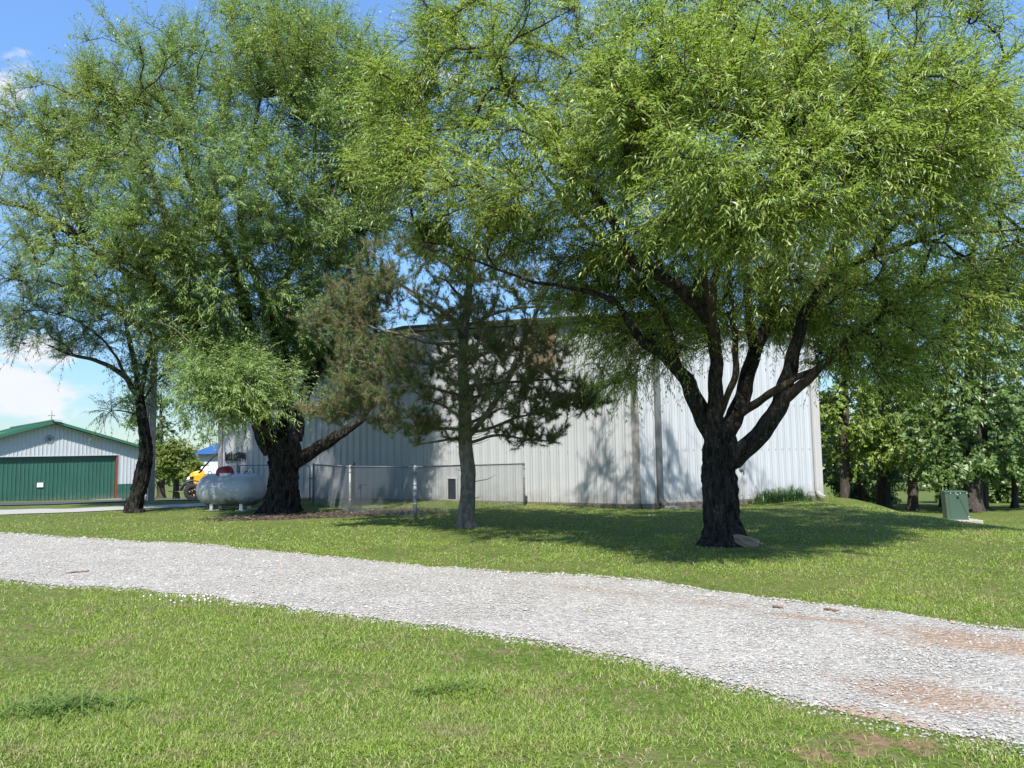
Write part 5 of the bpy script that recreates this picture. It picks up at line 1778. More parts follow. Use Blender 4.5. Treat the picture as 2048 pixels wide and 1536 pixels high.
def build_tree(name, label, trunk, limbs, blobs, mats, seed, n_twig=8, L=.65, per=16, llen=.105, lwid=.0145, droop=.25,
               rtip=.0065, expo=.42, dens=1.0, group=None, ldroop=.35, upw=.35, amp=.09, side_ang=.9, wind=None, twigs=True, flare=.5, dead=(), cat='tree', avoid=None, fine=True, tri=False, minh=1.2):
    r = np.random.default_rng(seed)
    tr = limb_px(trunk, .035 if fine else .22)
    base = tr[0, :3].copy(); base[2] = float(height(base[0], base[1]))
    root = thing(name, label, cat, base, group=group)
    sk = Skel(); sk.add_limb(limb_px(trunk, .2))
    ext0 = tr[0].copy(); ext0[2] -= .12; tr = np.vstack([ext0, tr])
    V, F = limb_mesh(tr, 110 if fine else 20, amp * 2.5, seed, flare * 1.1, K=20 if fine else 9)
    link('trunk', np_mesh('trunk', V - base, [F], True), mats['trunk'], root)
    for i, l in enumerate(limbs):
        pl = limb_px(l, .08)
        pl[:, :3] += np.column_stack([.012 * np.sin(np.arange(len(pl)) * .9 + i), .012 * np.cos(np.arange(len(pl)) * .7 + i), 0 * pl[:, 0]])
        V, F = limb_mesh(pl, 44 if l[0][3] > .08 else 14, amp * 1.3, seed + i, 0, K=13 if l[0][3] > .08 else 7)
        link('limb', np_mesh('limb', V - base, [F], True), mats['trunk'] if l[0][3] > .13 else mats['branch'], root)
        sk.add_limb(limb_px(l, .25))
    for l in dead:
        pl = limb_px(l, .08); V, F = limb_mesh(pl, 7)
        link('dead_branch', np_mesh('dead_branch', V - base, [F], True), M['dead_twig'], root)
    T = sample_blobs(blobs, r, dens)
    T = T[T[:, 2] > height(T[:, 0], T[:, 1]) + minh]
    if avoid is not None: T = T[~avoid(T)]
    ch = sk.grow(T, r)
    V, F = chains_mesh(sk, ch, rtip, expo)
    cen = T.mean(0)
    # twigs sprout along the outer half of each chain
    O = []; D = []
    for c in ch:
        pts = sk.nodes[c]
        m = n_twig
        tt = 1 - r.random(m) ** 1.3 * .75
        kk = tt * (len(pts) - 1); i0 = np.minimum(kk.astype(int), len(pts) - 2); f = (kk - i0)[:, None]
        O.append(pts[i0] * (1 - f) + pts[i0 + 1] * f)
        outw = pts[-1] - (cen - np.array([0, 0, 1.5])); outw /= np.linalg.norm(outw) + 1e-9
        D.append(r.normal(size=(m, 3)) * .62 + outw * .45 + sk.dirs[c[-1]] * .45 + np.array([0, 0, upw]))
    O = np.vstack(O); D = np.vstack(D)
    Ls = L * (.5 + .8 * r.random(len(O)))
    LV, LF, TV, TF = foliage(O, D, Ls, per, llen, lwid, droop, r, ldroop=ldroop, side_ang=side_ang, wind=wind, tri=tri)
    if twigs:
        F2 = TF + len(V); V = np.vstack([V, TV]); F = np.vstack([F, F2])
    o = link('branches', np_mesh('branches', V - base, [F], True), mats['branch'], root); o['kind'] = 'stuff'
    link('crown', np_mesh('crown', LV - base, [LF]), mats['leaf'], root)
    return root


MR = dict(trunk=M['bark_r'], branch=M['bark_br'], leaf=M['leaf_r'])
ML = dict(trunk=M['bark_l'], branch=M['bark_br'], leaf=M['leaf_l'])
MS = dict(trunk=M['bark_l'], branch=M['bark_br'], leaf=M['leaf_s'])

# right-hand willow
trunkR = [(1447, 1091, 12.8, 0.326), (1447, 1075, 12.8, 0.295), (1445, 1050, 12.8, 0.264), (1442, 1015, 12.8, 0.242), (1438, 975, 12.8, 0.251), (1437, 945, 12.8, 0.233), (1439, 910, 12.8, 0.238), (1440, 880, 12.8, 0.229), (1438, 855, 12.8, 0.167)]
limbsR = [
    [(1452, 928, 12.75, .15), (1476, 911, 12.62, .15), (1507, 882, 12.5, .145), (1540, 843, 12.4, .135), (1560, 806, 12.3, .125), (1576, 750, 12.2, .11), (1590, 700, 12.1, .095), (1606, 640, 12.0, .085), (1632, 590, 11.9, .07), (1672, 548, 11.8, .055), (1740, 505, 11.6, .04), (1800, 440, 11.4, .025)],
    [(1560, 806, 12.3, .08), (1600, 772, 12.1, .075), (1640, 735, 11.9, .06), (1685, 690, 11.7, .045), (1740, 650, 11.5, .03)],
    [(1468, 838, 12.9, .075), (1495, 818, 12.7, .07), (1525, 798, 12.45, .064), (1552, 780, 12.2, .06), (1592, 756, 12.1, .05), (1632, 738, 12.2, .035)],
    [(1446, 890, 12.85, .15), (1456, 860, 12.9, .15), (1470, 830, 13.0, .145), (1487, 790, 13.1, .13), (1502, 726, 13.2, .115), (1516, 690, 13.2, .10), (1535, 640, 13.3, .088), (1560, 560, 13.3, .072), (1580, 450, 13.3, .06), (1576, 340, 13.2, .05), (1578, 230, 13.2, .04), (1592, 140, 13.2, .03), (1562, 60, 13, .02)],
    [(1510, 705, 13.2, .08), (1500, 650, 13.4, .075), (1494, 560, 13.6, .065), (1488, 440, 13.7, .055), (1484, 310, 13.8, .045), (1470, 200, 13.8, .03), (1450, 90, 13.8, .02)],
    [(1440, 835, 12.7, .055), (1452, 795, 12.65, .056), (1468, 762, 12.6, .054), (1472, 720, 12.55, .05), (1468, 660, 12.5, .045), (1460, 580, 12.4, .035), (1455, 470, 12.3, .025)],
    [(1432, 880, 12.7, .14), (1430, 830, 12.62, .125), (1431, 766, 12.5, .11), (1431, 700, 12.3, .10), (1420, 645, 12.1, .093), (1393, 612, 11.9, .088), (1364, 582, 11.7, .083), (1328, 557, 11.5, .078), (1290, 536, 11.3, .072), (1255, 510, 11.1, .066), (1238, 472, 10.9, .058), (1217, 423, 10.7, .05), (1185, 380, 10.5, .04), (1120, 350, 10.3, .025)],
    [(1426, 885, 12.8, .15), (1412, 846, 12.8, .145), (1389, 799, 12.7, .13), (1373, 759, 12.6, .12), (1347, 729, 12.5, .105), (1316, 702, 12.4, .09), (1275, 672, 12.3, .072), (1245, 620, 12.2, .055), (1205, 592, 12.1, .042), (1130, 573, 12, .032), (1060, 562, 11.9, .024), (960, 525, 11.8, .016), (880, 500, 11.8, .01)],
    [(1352, 735, 12.5, .085), (1340, 680, 12.6, .08), (1323, 630, 12.7, .072), (1304, 598, 12.8, .066), (1270, 556, 12.9, .056), (1225, 500, 13, .045), (1150, 430, 13, .036), (1080, 330, 13, .028), (1025, 200, 13, .022), (985, 130, 13, .016), (960, 40, 13, .01)],
    [(1431, 715, 12.35, .055), (1425, 610, 11.2, .052), (1440, 510, 10.2, .046), (1470, 440, 9.3, .036), (1520, 395, 8.6, .022)],
    [(1604, 650, 12.05, .07), (1625, 600, 12.5, .066), (1655, 515, 13, .06), (1694, 475, 13, .054), (1722, 450, 12.9, .048), (1762, 410, 12.8, .04), (1800, 330, 12.6, .03), (1830, 220, 12.4, .02)],
    [(1660, 570, 12.2, .06), (1690, 540, 12.4, .056), (1736, 514, 12.6, .052), (1797, 497, 12.7, .047), (1836, 479, 12.7, .043), (1884, 462, 12.75, .038), (1972, 429, 12.8, .03), (2060, 380, 12.8, .02)],
    [(1238, 472, 10.9, .04), (1150, 330, 10.8, .034), (1080, 240, 10.8, .028), (1000, 180, 10.8, .02)],
    [(1420, 640, 12.1, .05), (1400, 500, 11.6, .045), (1390, 350, 11.2, .038), (1360, 200, 11, .028), (1340, 60, 11, .018)],
]
blobsR = [
    (880, 260, 12.0, 150, 170, 1.5, 52), (820, 190, 12.2, 100, 110, 1.2, 36), (800, 340, 12, 90, 90, 1.0, 28), (900, 70, 12.3, 90, 80, 1.2, 26), (1350, 190, 8.8, 190, 110, .9, 36), (1640, 190, 8.8, 200, 110, .9, 40), (1900, 230, 9.0, 150, 110, .9, 28), (2150, 350, 11.5, 110, 200, 1.8, 34), (2150, 600, 12.6, 100, 110, 1.3, 22), (1330, 590, 12.9, 110, 60, .8, 22), (1400, 630, 13.6, 90, 40, .7, 18), (1560, 640, 13.4, 80, 40, .7, 16), (1285, 650, 12.9, 60, 60, .6, 14), (1640, 690, 12.4, 40, 50, .5, 8), (1080, 130, 11.6, 190, 190, 2.2, 72), (1030, 350, 10.8, 230, 110, 1.7, 60), (1300, 190, 10.3, 220, 190, 2.0, 78),  # unseen lobes past the right edge added to carry shade across the lawn
    (1480, 400, 8.6, 230, 95, 1.2, 70), (1700, 340, 9.0, 190, 105, 1.2, 52), (1250, 300, 9.4, 190, 90, 1.0, 38), (1510, 130, 11.2, 240, 170, 2.2, 78), (1760, 140, 12, 250, 190, 2.2, 74),
    (1970, 300, 11.6, 150, 190, 1.8, 48), (1850, 360, 10.2, 190, 110, 1.3, 40), (1250, -90, 12.5, 350, 130, 2.4, 40), (1720, -100, 12.5, 380, 130, 2.4, 40),
    (1440, 540, 13.8, 250, 90, 1.5, 88), (1770, 650, 11.6, 120, 125, 1.0, 44), (1930, 640, 12.6, 140, 130, 1.3, 40), (1245, 715, 12.5, 62, 78, .6, 15),
    (990, 470, 12.9, 190, 60, 1.0, 50), (1170, 555, 13.3, 120, 70, .9, 44), (1960, 540, 13.0, 110, 60, 1.0, 16), (1620, 600, 13.2, 100, 70, 1.0, 18),
    (1330, 280, 15.2, 340, 250, 2.0, 56), (1750, 280, 15.4, 320, 240, 2.0, 52), (1360, 650, 12.4, 90, 60, .8, 12), (1180, 640, 12.8, 60, 50, .5, 8),
    (1300, 430, 11.9, 200, 95, 1.2, 50), (1620, 520, 11.4, 170, 80, 1.1, 24), (1540, 640, 12.8, 110, 60, .8, 14),
]
build_tree('willow_tree', 'large spreading willow with dark lichen-flecked trunk and rock at its foot, on the right', trunkR, limbsR, blobsR, MR, 31,
           n_twig=12, L=.62, per=17, llen=.112, lwid=.0175, droop=.28, dens=1.42, rtip=.0060, group='willow trees', flare=.6, amp=.10,
           dead=[[(1800, 640, 11.2, .012), (1796, 560, 11.1, .011), (1790, 540, 11.1, .009), (1765, 497, 11.1, .004)], [(1793, 545, 11.1, .008), (1801, 520, 11.1, .007), (1800, 490, 11.1, .003)], [(1793, 545, 11.1, .007), (1785, 485, 11.1, .003)]])

# left-hand willow
trunkL = [(562, 1032, 20.6, 0.470), (563, 1015, 20.6, 0.412), (566, 985, 20.6, 0.361), (568, 950, 20.6, 0.344), (568, 915, 20.6, 0.361), (566, 885, 20.6, 0.336), (562, 860, 20.6, 0.235)]
limbsL = [
    [(548, 905, 20.6, .28), (524, 850, 20.5, .25), (503, 780, 20.4, .22), (496, 708, 20.4, .19), (493, 640, 20.4, .17), (482, 574, 20.3, .15), (471, 545, 20.2, .135), (456, 505, 20.1, .12), (417, 440, 20, .09), (380, 360, 19.8, .07), (350, 260, 19.6, .05), (320, 170, 19.5, .03)],
    [(582, 905, 20.7, .27), (574, 840, 20.8, .23), (568, 770, 20.9, .19), (566, 708, 21, .165), (548, 672, 21, .145), (534, 611, 20.9, .12), (516, 567, 20.8, .10), (490, 500, 20.7, .085), (480, 400, 20.6, .065), (500, 300, 20.5, .05), (520, 200, 20.4, .035), (530, 100, 20.3, .02)],
    [(549, 660, 21, .10), (556, 590, 21.1, .095), (568, 565, 21.2, .09), (600, 500, 21.3, .075), (620, 400, 21.3, .06), (630, 300, 21.2, .045), (640, 180, 21, .03), (650, 80, 21, .02)],
    [(590, 925, 20.5, .17), (618, 908, 20.45, .165), (645, 890, 20.4, .155), (690, 862, 20.2, .125), (728, 832, 20.2, .085), (750, 770, 20.4, .065), (752, 660, 20.6, .05), (735, 520, 20.6, .04), (720, 420, 20.6, .025)],
    [(590, 880, 21, .19), (605, 800, 21.2, .17), (630, 745, 21.4, .15), (661, 716, 21.5, .125), (700, 660, 21.6, .10), (720, 580, 21.6, .08), (715, 450, 21.5, .06), (700, 320, 21.3, .04), (720, 180, 21, .025)],
    [(548, 870, 20.4, .21), (495, 790, 20.2, .19), (440, 718, 20, .17), (402, 674, 19.9, .155), (371, 635, 19.8, .14), (341, 599, 19.7, .13), (305, 560, 19.6, .115), (286, 543, 19.5, .105), (241, 504, 19.4, .09), (176, 468, 19.3, .07), (140, 419, 19.2, .05), (110, 330, 19, .035)],
    [(341, 599, 19.7, .10), (300, 574, 19.5, .095), (254, 546, 19.3, .085), (182, 494, 19.1, .07), (143, 471, 19, .06), (65, 422, 18.9, .042), (0, 406, 18.8, .03)],
    [(480, 790, 20.2, .10), (390, 718, 20, .09), (325, 683, 19.8, .08), (270, 647, 19.6, .065), (228, 618, 19.5, .055), (160, 585, 19.4, .04), (90, 560, 19.3, .025)],
    [(402, 674, 19.9, .10), (360, 560, 19.5, .085), (330, 430, 19.3, .07), (280, 300, 19.1, .05), (230, 180, 19, .03)],
    [(545, 880, 20.3, .07), (500, 830, 19.4, .06), (450, 795, 18.6, .045), (400, 795, 18.2, .025)],
]
blobsL = [
    (430, 170, 20, 290, 130, 2.4, 100), (190, 230, 20, 150, 130, 1.7, 56), (600, 140, 19.2, 150, 130, 2.4, 66), (640, 340, 19.2, 120, 190, 2.2, 62), (400, 380, 18.6, 240, 160, 2.1, 90),
    (120, 380, 19.6, 130, 140, 1.7, 46), (250, 510, 19.4, 190, 120, 1.8, 60), (460, 540, 19.6, 170, 120, 1.7, 66), (620, 560, 20.6, 110, 130, 1.8, 50), (330, 610, 19.4, 120, 50, .9, 18), (700, 230, 21.6, 80, 170, 1.8, 34),
    (465, 778, 18.5, 115, 62, .8, 40), (450, 735, 19.3, 120, 60, .8, 26), (420, 690, 19.6, 110, 60, .8, 20), (400, 270, 23.4, 290, 210, 2.0, 80), (560, 50, 20.5, 150, 60, 1.8, 30), (720, 620, 21.6, 50, 100, 1.0, 18), (350, 640, 20.4, 90, 60, 1.0, 14),
    (640, 705, 22.2, 90, 60, .8, 26), (60, 250, 20, 60, 60, 1.0, 10), (730, 170, 20.4, 70, 110, 1.6, 28), (745, 400, 20.8, 60, 100, 1.3, 22), (620, 420, 23.6, 150, 150, 1.4, 40), (330, 480, 23.2, 180, 110, 1.3, 34), (600, 640, 21.2, 110, 80, 1.0, 24), (690, 480, 20.4, 60, 120, 1.2, 22), (500, 680, 21.4, 130, 60, 1.0, 30),  # rear lobes added to throw shade on the hall wall
]
build_tree('willow_tree', 'thick multi-stemmed willow behind the propane tank, tallest tree on the left', trunkL, limbsL, blobsL, ML, 32,
           n_twig=11, L=.80, per=18, llen=.15, lwid=.027, droop=.16, dens=2.3, tri=True, rtip=.0068, group='willow trees', upw=.5, flare=.7, amp=.09, wind=(.35, 0, -.8),
           dead=[[(680, 439, 18.6, .022), (645, 420, 18.6, .02), (625, 406, 18.6, .018), (591, 362, 18.6, .013), (578, 331, 18.6, .006)], [(655, 425, 18.6, .014), (666, 393, 18.6, .011), (680, 328, 18.6, .005)],
                 [(481, 540, 19.0, .03), (500, 515, 18.9, .026), (537, 481, 18.8, .02), (560, 478, 18.8, .012), (570, 445, 18.7, .006)], [(300, 640, 18.8, .02), (345, 655, 18.7, .016), (385, 690, 18.7, .010)]])

# slim leaning willow
trunkS = [(268, 1025, 22, .24), (268, 1012, 22, .205), (276, 985, 22, .18), (285, 945, 22, .175), (292, 907, 22, .155), (289, 864, 22, .135), (283, 825, 22, .12), (278, 785, 22, .105)]
limbsS = [
    [(279, 800, 22, .085), (247, 751, 21.9, .072), (195, 722, 21.8, .052), (140, 709, 21.7, .035), (95, 690, 21.6, .02)],
    [(278, 795, 22, .085), (268, 720, 22.1, .07), (257, 673, 22.2, .058), (246, 620, 22.3, .045), (225, 560, 22.3, .03)],
    [(280, 795, 22, .075), (299, 700, 22.2, .058), (310, 650, 22.3, .045), (330, 590, 22.3, .03)],
    [(284, 808, 22, .03), (305, 770, 22, .025), (332, 745, 22, .015)], [(284, 832, 22, .025), (245, 822, 21.9, .018), (222, 820, 21.8, .01)],
    [(262, 770, 21.95, .04), (215, 690, 21.8, .034), (150, 640, 21.7, .026), (80, 620, 21.6, .018)],
]
blobsS = [(230, 640, 22, 120, 80, 1.4, 30), (90, 610, 21.7, 110, 75, 1.1, 30), (40, 520, 21.7, 70, 90, 1.1, 16), (285, 745, 22, 75, 50, .8, 14), (140, 690, 21.7, 80, 30, .7, 12), (250, 815, 22, 50, 16, .4, 5), (40, 650, 21.6, 60, 60, .8, 10), (330, 700, 22, 55, 60, .8, 10)]
build_tree('willow_tree', 'slim leaning willow with twisted trunk in front of the grey steel column', trunkS, limbsS, blobsS, MS, 33,
           n_twig=11, L=.7, per=17, llen=.14, lwid=.024, droop=.25, dens=1.9, tri=True, rtip=.0068, group='willow trees', flare=.45, amp=.11)


# ---- pine
def build_pine():
    r = np.random.default_rng(55)
    trunk = [(932, 1057, 16.2, .20), (931, 1040, 16.2, .175), (935, 1000, 16.2, .16), (936, 950, 16.2, .155), (932, 900, 16.2, .145), (930, 840, 16.2, .135), (928, 780, 16.2, .12), (925, 720, 16.2, .105), (930, 650, 16.2, .088), (940, 560, 16.2, .068), (955, 470, 16.2, .045), (963, 420, 16.2, .02)]
    lead = [(940, 870, 16.2, .065), (985, 812, 16.1, .058), (1020, 750, 16.0, .05), (1048, 680, 15.9, .043), (1075, 620, 15.85, .034), (1105, 560, 15.8, .018)]
    tr = limb_px(trunk, .05)
    base = tr[0, :3].copy(); base[2] = float(height(base[0], base[1]))
    root = thing('pine_tree', 'sparse browning pine with grey flaky trunk between the two big willows', 'tree', base)
    e0 = tr[0].copy(); e0[2] -= .1
    V, F = limb_mesh(np.vstack([e0, tr]), 40, .06, 3, .55, K=11)
    link('trunk', np_mesh('trunk', V - base, [F], True), M['bark_pine'], root)
    ld = limb_px(lead, .08); V, F = limb_mesh(ld, 14, .04, 5, 0); link('limb', np_mesh('limb', V - base, [F], True), M['bark_pine'], root)
    Vs = []; Fs = []; b = 0
    tufts = []   # (pos, dir)
    sk = Skel(); sk.add_limb(limb_px([q for q in trunk if q[1] < 905], .2)); sk.add_limb(limb_px(lead, .2))

    def add_tube(pl, ns, amp_=0):
        nonlocal b
        V, F = limb_mesh(pl, ns); Vs.append(V); Fs.append(F + b); b += len(V)

    prim = [
        [(915, 692, 16.2), (850, 682, 15.9), (763, 660, 15.6), (690, 628, 15.4), (632, 604, 15.3)], [(912, 645, 16.2), (854, 602, 16.0), (795, 563, 15.8), (730, 545, 15.6), (685, 530, 15.5)],
        [(928, 790, 16.2), (880, 782, 15.8), (795, 751, 15.3), (746, 729, 15.1), (675, 709, 15.0)], [(930, 862, 16.2), (883, 856, 15.9), (821, 852, 15.6), (737, 833, 15.3), (605, 818, 15.1)],
        [(931, 864, 16.2), (990, 854, 16.1), (1033, 836, 16.0), (1121, 813, 15.9), (1215, 803, 15.9)], [(930, 770, 16.2), (1000, 768, 16.3), (1082, 758, 16.3), (1134, 762, 16.2), (1185, 772, 16.1)],
        [(932, 884, 16.2), (1000, 872, 16.3), (1060, 878, 16.2), (1122, 888, 16.1)], [(928, 655, 16.2), (850, 610, 16.4), (776, 545, 16.5), (722, 478, 16.6)],
        [(930, 650, 16.2), (1000, 625, 16.4), (1080, 612, 16.5), (1150, 625, 16.5)], [(940, 565, 16.2), (880, 520, 16.0), (810, 480, 15.9)], [(942, 560, 16.2), (1010, 520, 16.4), (1070, 500, 16.4)],
        [(930, 840, 16.2), (890, 815, 15.6), (840, 790, 14.9), (800, 775, 14.4)], [(929, 810, 16.2), (960, 790, 15.5), (1000, 775, 14.9)], [(926, 730, 16.2), (945, 705, 15.4), (960, 690, 14.8)],
        [(926, 715, 16.2), (880, 690, 16.9), (830, 670, 17.5)], [(930, 850, 16.2), (985, 825, 17.0), (1040, 810, 17.6)], [(930, 600, 16.2), (900, 570, 15.5), (870, 550, 14.9)], [(932, 875, 16.2), (880, 880, 15.8), (830, 893, 15.5)],
        [(925, 735, 16.2), (990, 700, 16.0), (1050, 690, 15.8), (1130, 700, 15.7)], [(928, 700, 16.2), (860, 730, 15.7), (800, 715, 15.3), (745, 690, 15.1)],
    ]
    for l in prim:
        m_ = len(l); pl = limb_px([(*q, .034 * (1 - .8 * i / (m_ - 1)) + .004) for i, q in enumerate(l)], .16)
        pl[:, :3] += np.column_stack([.02 * np.sin(np.arange(len(pl)) * 1.3), .02 * np.cos(np.arange(len(pl))), .022 * np.sin(np.arange(len(pl)) * .8 + l[0][1])])
        add_tube(pl, 7); sk.add_limb(pl)
        d_ = pl[-1, :3] - pl[-3, :3]; tufts.append((pl[-1, :3], d_ / np.linalg.norm(d_)))
    blobs = [(690, 620, 15.5, 70, 60, .7, 34), (770, 570, 15.8, 110, 80, .9, 46), (860, 500, 16.1, 110, 60, 1.0, 30), (690, 800, 15.3, 100, 50, .7, 40), (790, 750, 15.2, 120, 80, .9, 56), (850, 850, 15.6, 120, 36, .8, 32),
             (1000, 700, 16, 100, 120, 1.2, 56), (1100, 800, 16, 100, 56, .9, 62), (1080, 690, 16.2, 80, 90, .9, 44), (1170, 800, 15.9, 55, 30, .4, 20), (1060, 870, 16.1, 90, 24, .5, 24), (640, 825, 15.2, 50, 24, .4, 14), (640, 640, 15.4, 40, 40, .4, 14), (950, 560, 16.2, 120, 90, 1.1, 36),
             (1060, 560, 16.4, 80, 60, .9, 20), (930, 640, 15.1, 110, 90, .8, 34), (940, 780, 15.0, 110, 90, .8, 38), (720, 700, 15.2, 80, 60, .7, 26), (870, 700, 17.2, 130, 140, .8, 34), (990, 760, 17.3, 120, 110, .8, 30)]
    T_ = sample_blobs(blobs, r, 1.55, shell=.8)
    ch = sk.grow(T_, r, bend=.5)
    V, F = chains_mesh(sk, ch, .0050, .40, 5); Vs.append(V); Fs.append(F + b); b += len(V)
    for c in ch:
        pts = sk.nodes[c]
        dE = sk.dirs[c[-1]]
        tufts.append((pts[-1], dE)); tufts.append((pts[-1] - dE * .09, dE))
        for j in range(r.integers(3, 6)):
            u = 1 - r.random() ** 1.2 * .75; k = u * (len(pts) - 1); i0 = min(int(k), len(pts) - 2)
            p = pts[i0] + (pts[i0 + 1] - pts[i0]) * (k - i0)
            dv = r.normal(size=3) * .55 + sk.dirs[c[i0 + 1]] * .75 + np.array([0, 0, .38]); dv /= np.linalg.norm(dv)
            l_ = r.uniform(.10, .34); m1 = p + dv * l_ * .55; dv2 = dv + np.array([0, 0, .45]); dv2 /= np.linalg.norm(dv2); e_ = m1 + dv2 * l_ * .45
            add_tube(np.array([[*p, .0055], [*m1, .0045], [*e_, .003]]), 4)
            if r.random() < .86:
                tufts.append((e_, dv2))
                if r.random() < .45: tufts.append((e_ - dv2 * .08, dv2))
    for i in range(26):      # short dead stubs on the bole and bare inner branches
        k = r.integers(8, len(tr) * 3 // 4); a_ = r.uniform(0, 6.28); l_ = r.uniform(.1, .55)
        add_tube(np.array([[*tr[k, :3], .010], [*(tr[k, :3] + np.array([math.cos(a_) * (l_ * .6 + .1), math.sin(a_) * (l_ * .6 + .1), l_ * .12])), .007], [*(tr[k, :3] + np.array([math.cos(a_ + .2) * (l_ + .12), math.sin(a_ + .2) * (l_ + .12), l_ * .3])), .003]]), 4)
    o = link('branches', np_mesh('branches', np.vstack(Vs) - base, [np.vstack(Fs)], True), M['pine_twig'], root); o['kind'] = 'stuff'
    tp = np.array([t[0] for t in tufts]); td = np.array([t[1] for t in tufts])
    print('pine tufts', len(tp)); n = len(tp); q = int(min(60, 300000 / max(1, len(tp))))
    ax = td[:, None] + 0 * r.normal(size=(n, q, 1))
    rd = r.normal(size=(n, q, 3)); rd -= td[:, None] * (rd * td[:, None]).sum(2)[..., None]; rd /= np.linalg.norm(rd, axis=2)[..., None]
    ang = r.uniform(.2, 1.45, (n, q, 1))
    nd = ax * np.cos(ang) + rd * np.sin(ang); nd /= np.linalg.norm(nd, axis=2)[..., None]
    st = tp[:, None] - td[:, None] * r.uniform(0, .13, (n, q, 1))
    ln = r.uniform(.07, .125, (n, q, 1))
    w = np.cross(nd, r.normal(size=nd.shape)); w /= np.linalg.norm(w, axis=2)[..., None]
    V = np.stack([st - w * .0040, st + w * .0040, st + nd * ln], 2).reshape(-1, 3)
    F = np.arange(len(V)).reshape(-1, 3)
    me = np_mesh('crown', V - base, [F])
    link('crown', me, needle_mat(me, n, q, r), root)


def needle_mat(me, n, q, r):
    # needle age per tuft: fresh green to rusty brown
    age = np.repeat(np.clip(r.beta(1.2, 1.7, n)[:, None] + .13 * r.normal(size=(n, q)), 0, 1).ravel(), 3)
    at = me.attributes.new('age', 'FLOAT', 'POINT'); at.data.foreach_set('value', age.astype(np.float32))
    m = M['needle'].copy(); nt = m.node_tree
    rp = [x for x in nt.nodes if x.type == 'VALTORGB'][0]
    for l in list(rp.inputs[0].links): nt.links.remove(l)
    a = N(nt, 'ShaderNodeAttribute'); a.attribute_name = 'age'
    Lk(nt, a.outputs['Fac'], rp.inputs[0])
    return m


build_pine()

# ---- woodland at the right
def bg_tree(label, base_px, Y, rad, top_px, blobs, leaf, seed, n_twig=7, L=.5, per=10, llen=.19, lwid=.135, group=None, trunk_lean=0, name='woodland_tree', dens=1.35, amp=.05, minh=1.2):
    b = P(base_px[0], base_px[1], Y); gz = float(height(b[0], b[1]))
    # foot of the trunk stands on the terrain
    def row(py, r_): return (base_px[0] + trunk_lean * (base_px[1] - py), py, Y, r_)
    dpy = (b[2] - gz) * F_PX / Y
    y0 = base_px[1] + dpy
    trunk = [(base_px[0], y0 + 2, Y, rad * 1.25), row(y0 - 14, rad), row(y0 - 60, rad * .9), row((y0 + top_px) / 2, rad * .65), row(top_px, rad * .15)]
    ms = dict(trunk=M['bark_bg'], branch=M['bark_bg'], leaf=leaf)
    return build_tree(name, label, trunk, [], blobs, ms, seed, n_twig=n_twig, L=L, per=per, llen=llen, lwid=lwid, droop=.2, rtip=.009, ldroop=.4, upw=.1, amp=amp, side_ang=1.1, twigs=False, tri=True, fine=False, minh=minh, group=group, dens=dens, flare=.3)


GW = 'woodland trees beyond the lawn at right'
bg_tree('yellow-green tree with a pale grey trunk nearest the right end of the hall', (1690, 994), 31, .20, 520, [(1690, 830, 31, 80, 90, 1.8, 46), (1700, 660, 31, 90, 130, 2.2, 50), (1740, 880, 30.5, 60, 60, 1.2, 22), (1690, 470, 31, 90, 120, 2.0, 30)], M['leaf_m'], 61, group=GW)
bg_tree('dark-trunked tree second from the hall with low hanging branches', (1768, 1010), 33, .26, 430, [(1775, 760, 33, 90, 130, 2.2, 56), (1765, 930, 33, 60, 55, 1.4, 22), (1780, 560, 33, 100, 130, 2.4, 46), (1770, 980, 34, 70, 30, 1.0, 10)], M['leaf_d'], 62, group=GW)
bg_tree('slim tree with a broken pinkish scar on its trunk, between the hall and the cabinet', (1826, 1016), 30, .19, 520, [(1835, 830, 30, 70, 80, 1.6, 30), (1850, 680, 30.5, 80, 110, 2.0, 36), (1800, 900, 29.5, 50, 45, 1.0, 16)], M['leaf_m'], 63, group=GW)
bg_tree('broad dark-leaved tree rising behind the green transformer cabinet', (1945, 1035), 28, .33, 400, [(1950, 850, 27.5, 120, 80, 2.2, 62), (1980, 700, 28, 130, 120, 2.6, 66), (1930, 930, 27, 90, 50, 1.6, 30), (1960, 520, 28, 130, 120, 2.6, 50), (2060, 880, 28, 80, 100, 2, 34)], M['leaf_d'], 64, group=GW)
bg_tree('thin dark trunk standing close behind the cabinet tree', (1969, 1036), 29.5, .14, 560, [(1990, 960, 29.5, 70, 50, 1.4, 22), (2010, 780, 29.5, 90, 120, 2, 30)], M['leaf_d'], 65, group=GW)
bg_tree('bushy young tree with low foliage at the right picture edge', (2030, 1040), 31, .12, 800, [(2020, 960, 31, 70, 70, 1.8, 46), (1985, 1005, 30.5, 60, 36, 1.2, 22), (2090, 930, 31, 90, 100, 2, 40)], M['leaf_d'], 66, group=GW)
bg_tree('dark undergrowth tree filling the gap beside the hall wall', (1722, 1000), 37, .14, 700, [(1720, 950, 37, 80, 50, 2.0, 44), (1680, 900, 38, 60, 80, 2, 30), (1780, 960, 39, 50, 45, 1.6, 20)], M['leaf_d'], 67, group=GW)
bg_tree('dark round tree between the slim scarred trunk and the cabinet', (1890, 1020), 34, .2, 700, [(1900, 930, 34, 50, 70, 1.8, 34), (1885, 820, 34, 60, 90, 2, 34), (1905, 985, 33.5, 40, 34, 1.2, 14)], M['leaf_d'], 68, group=GW)

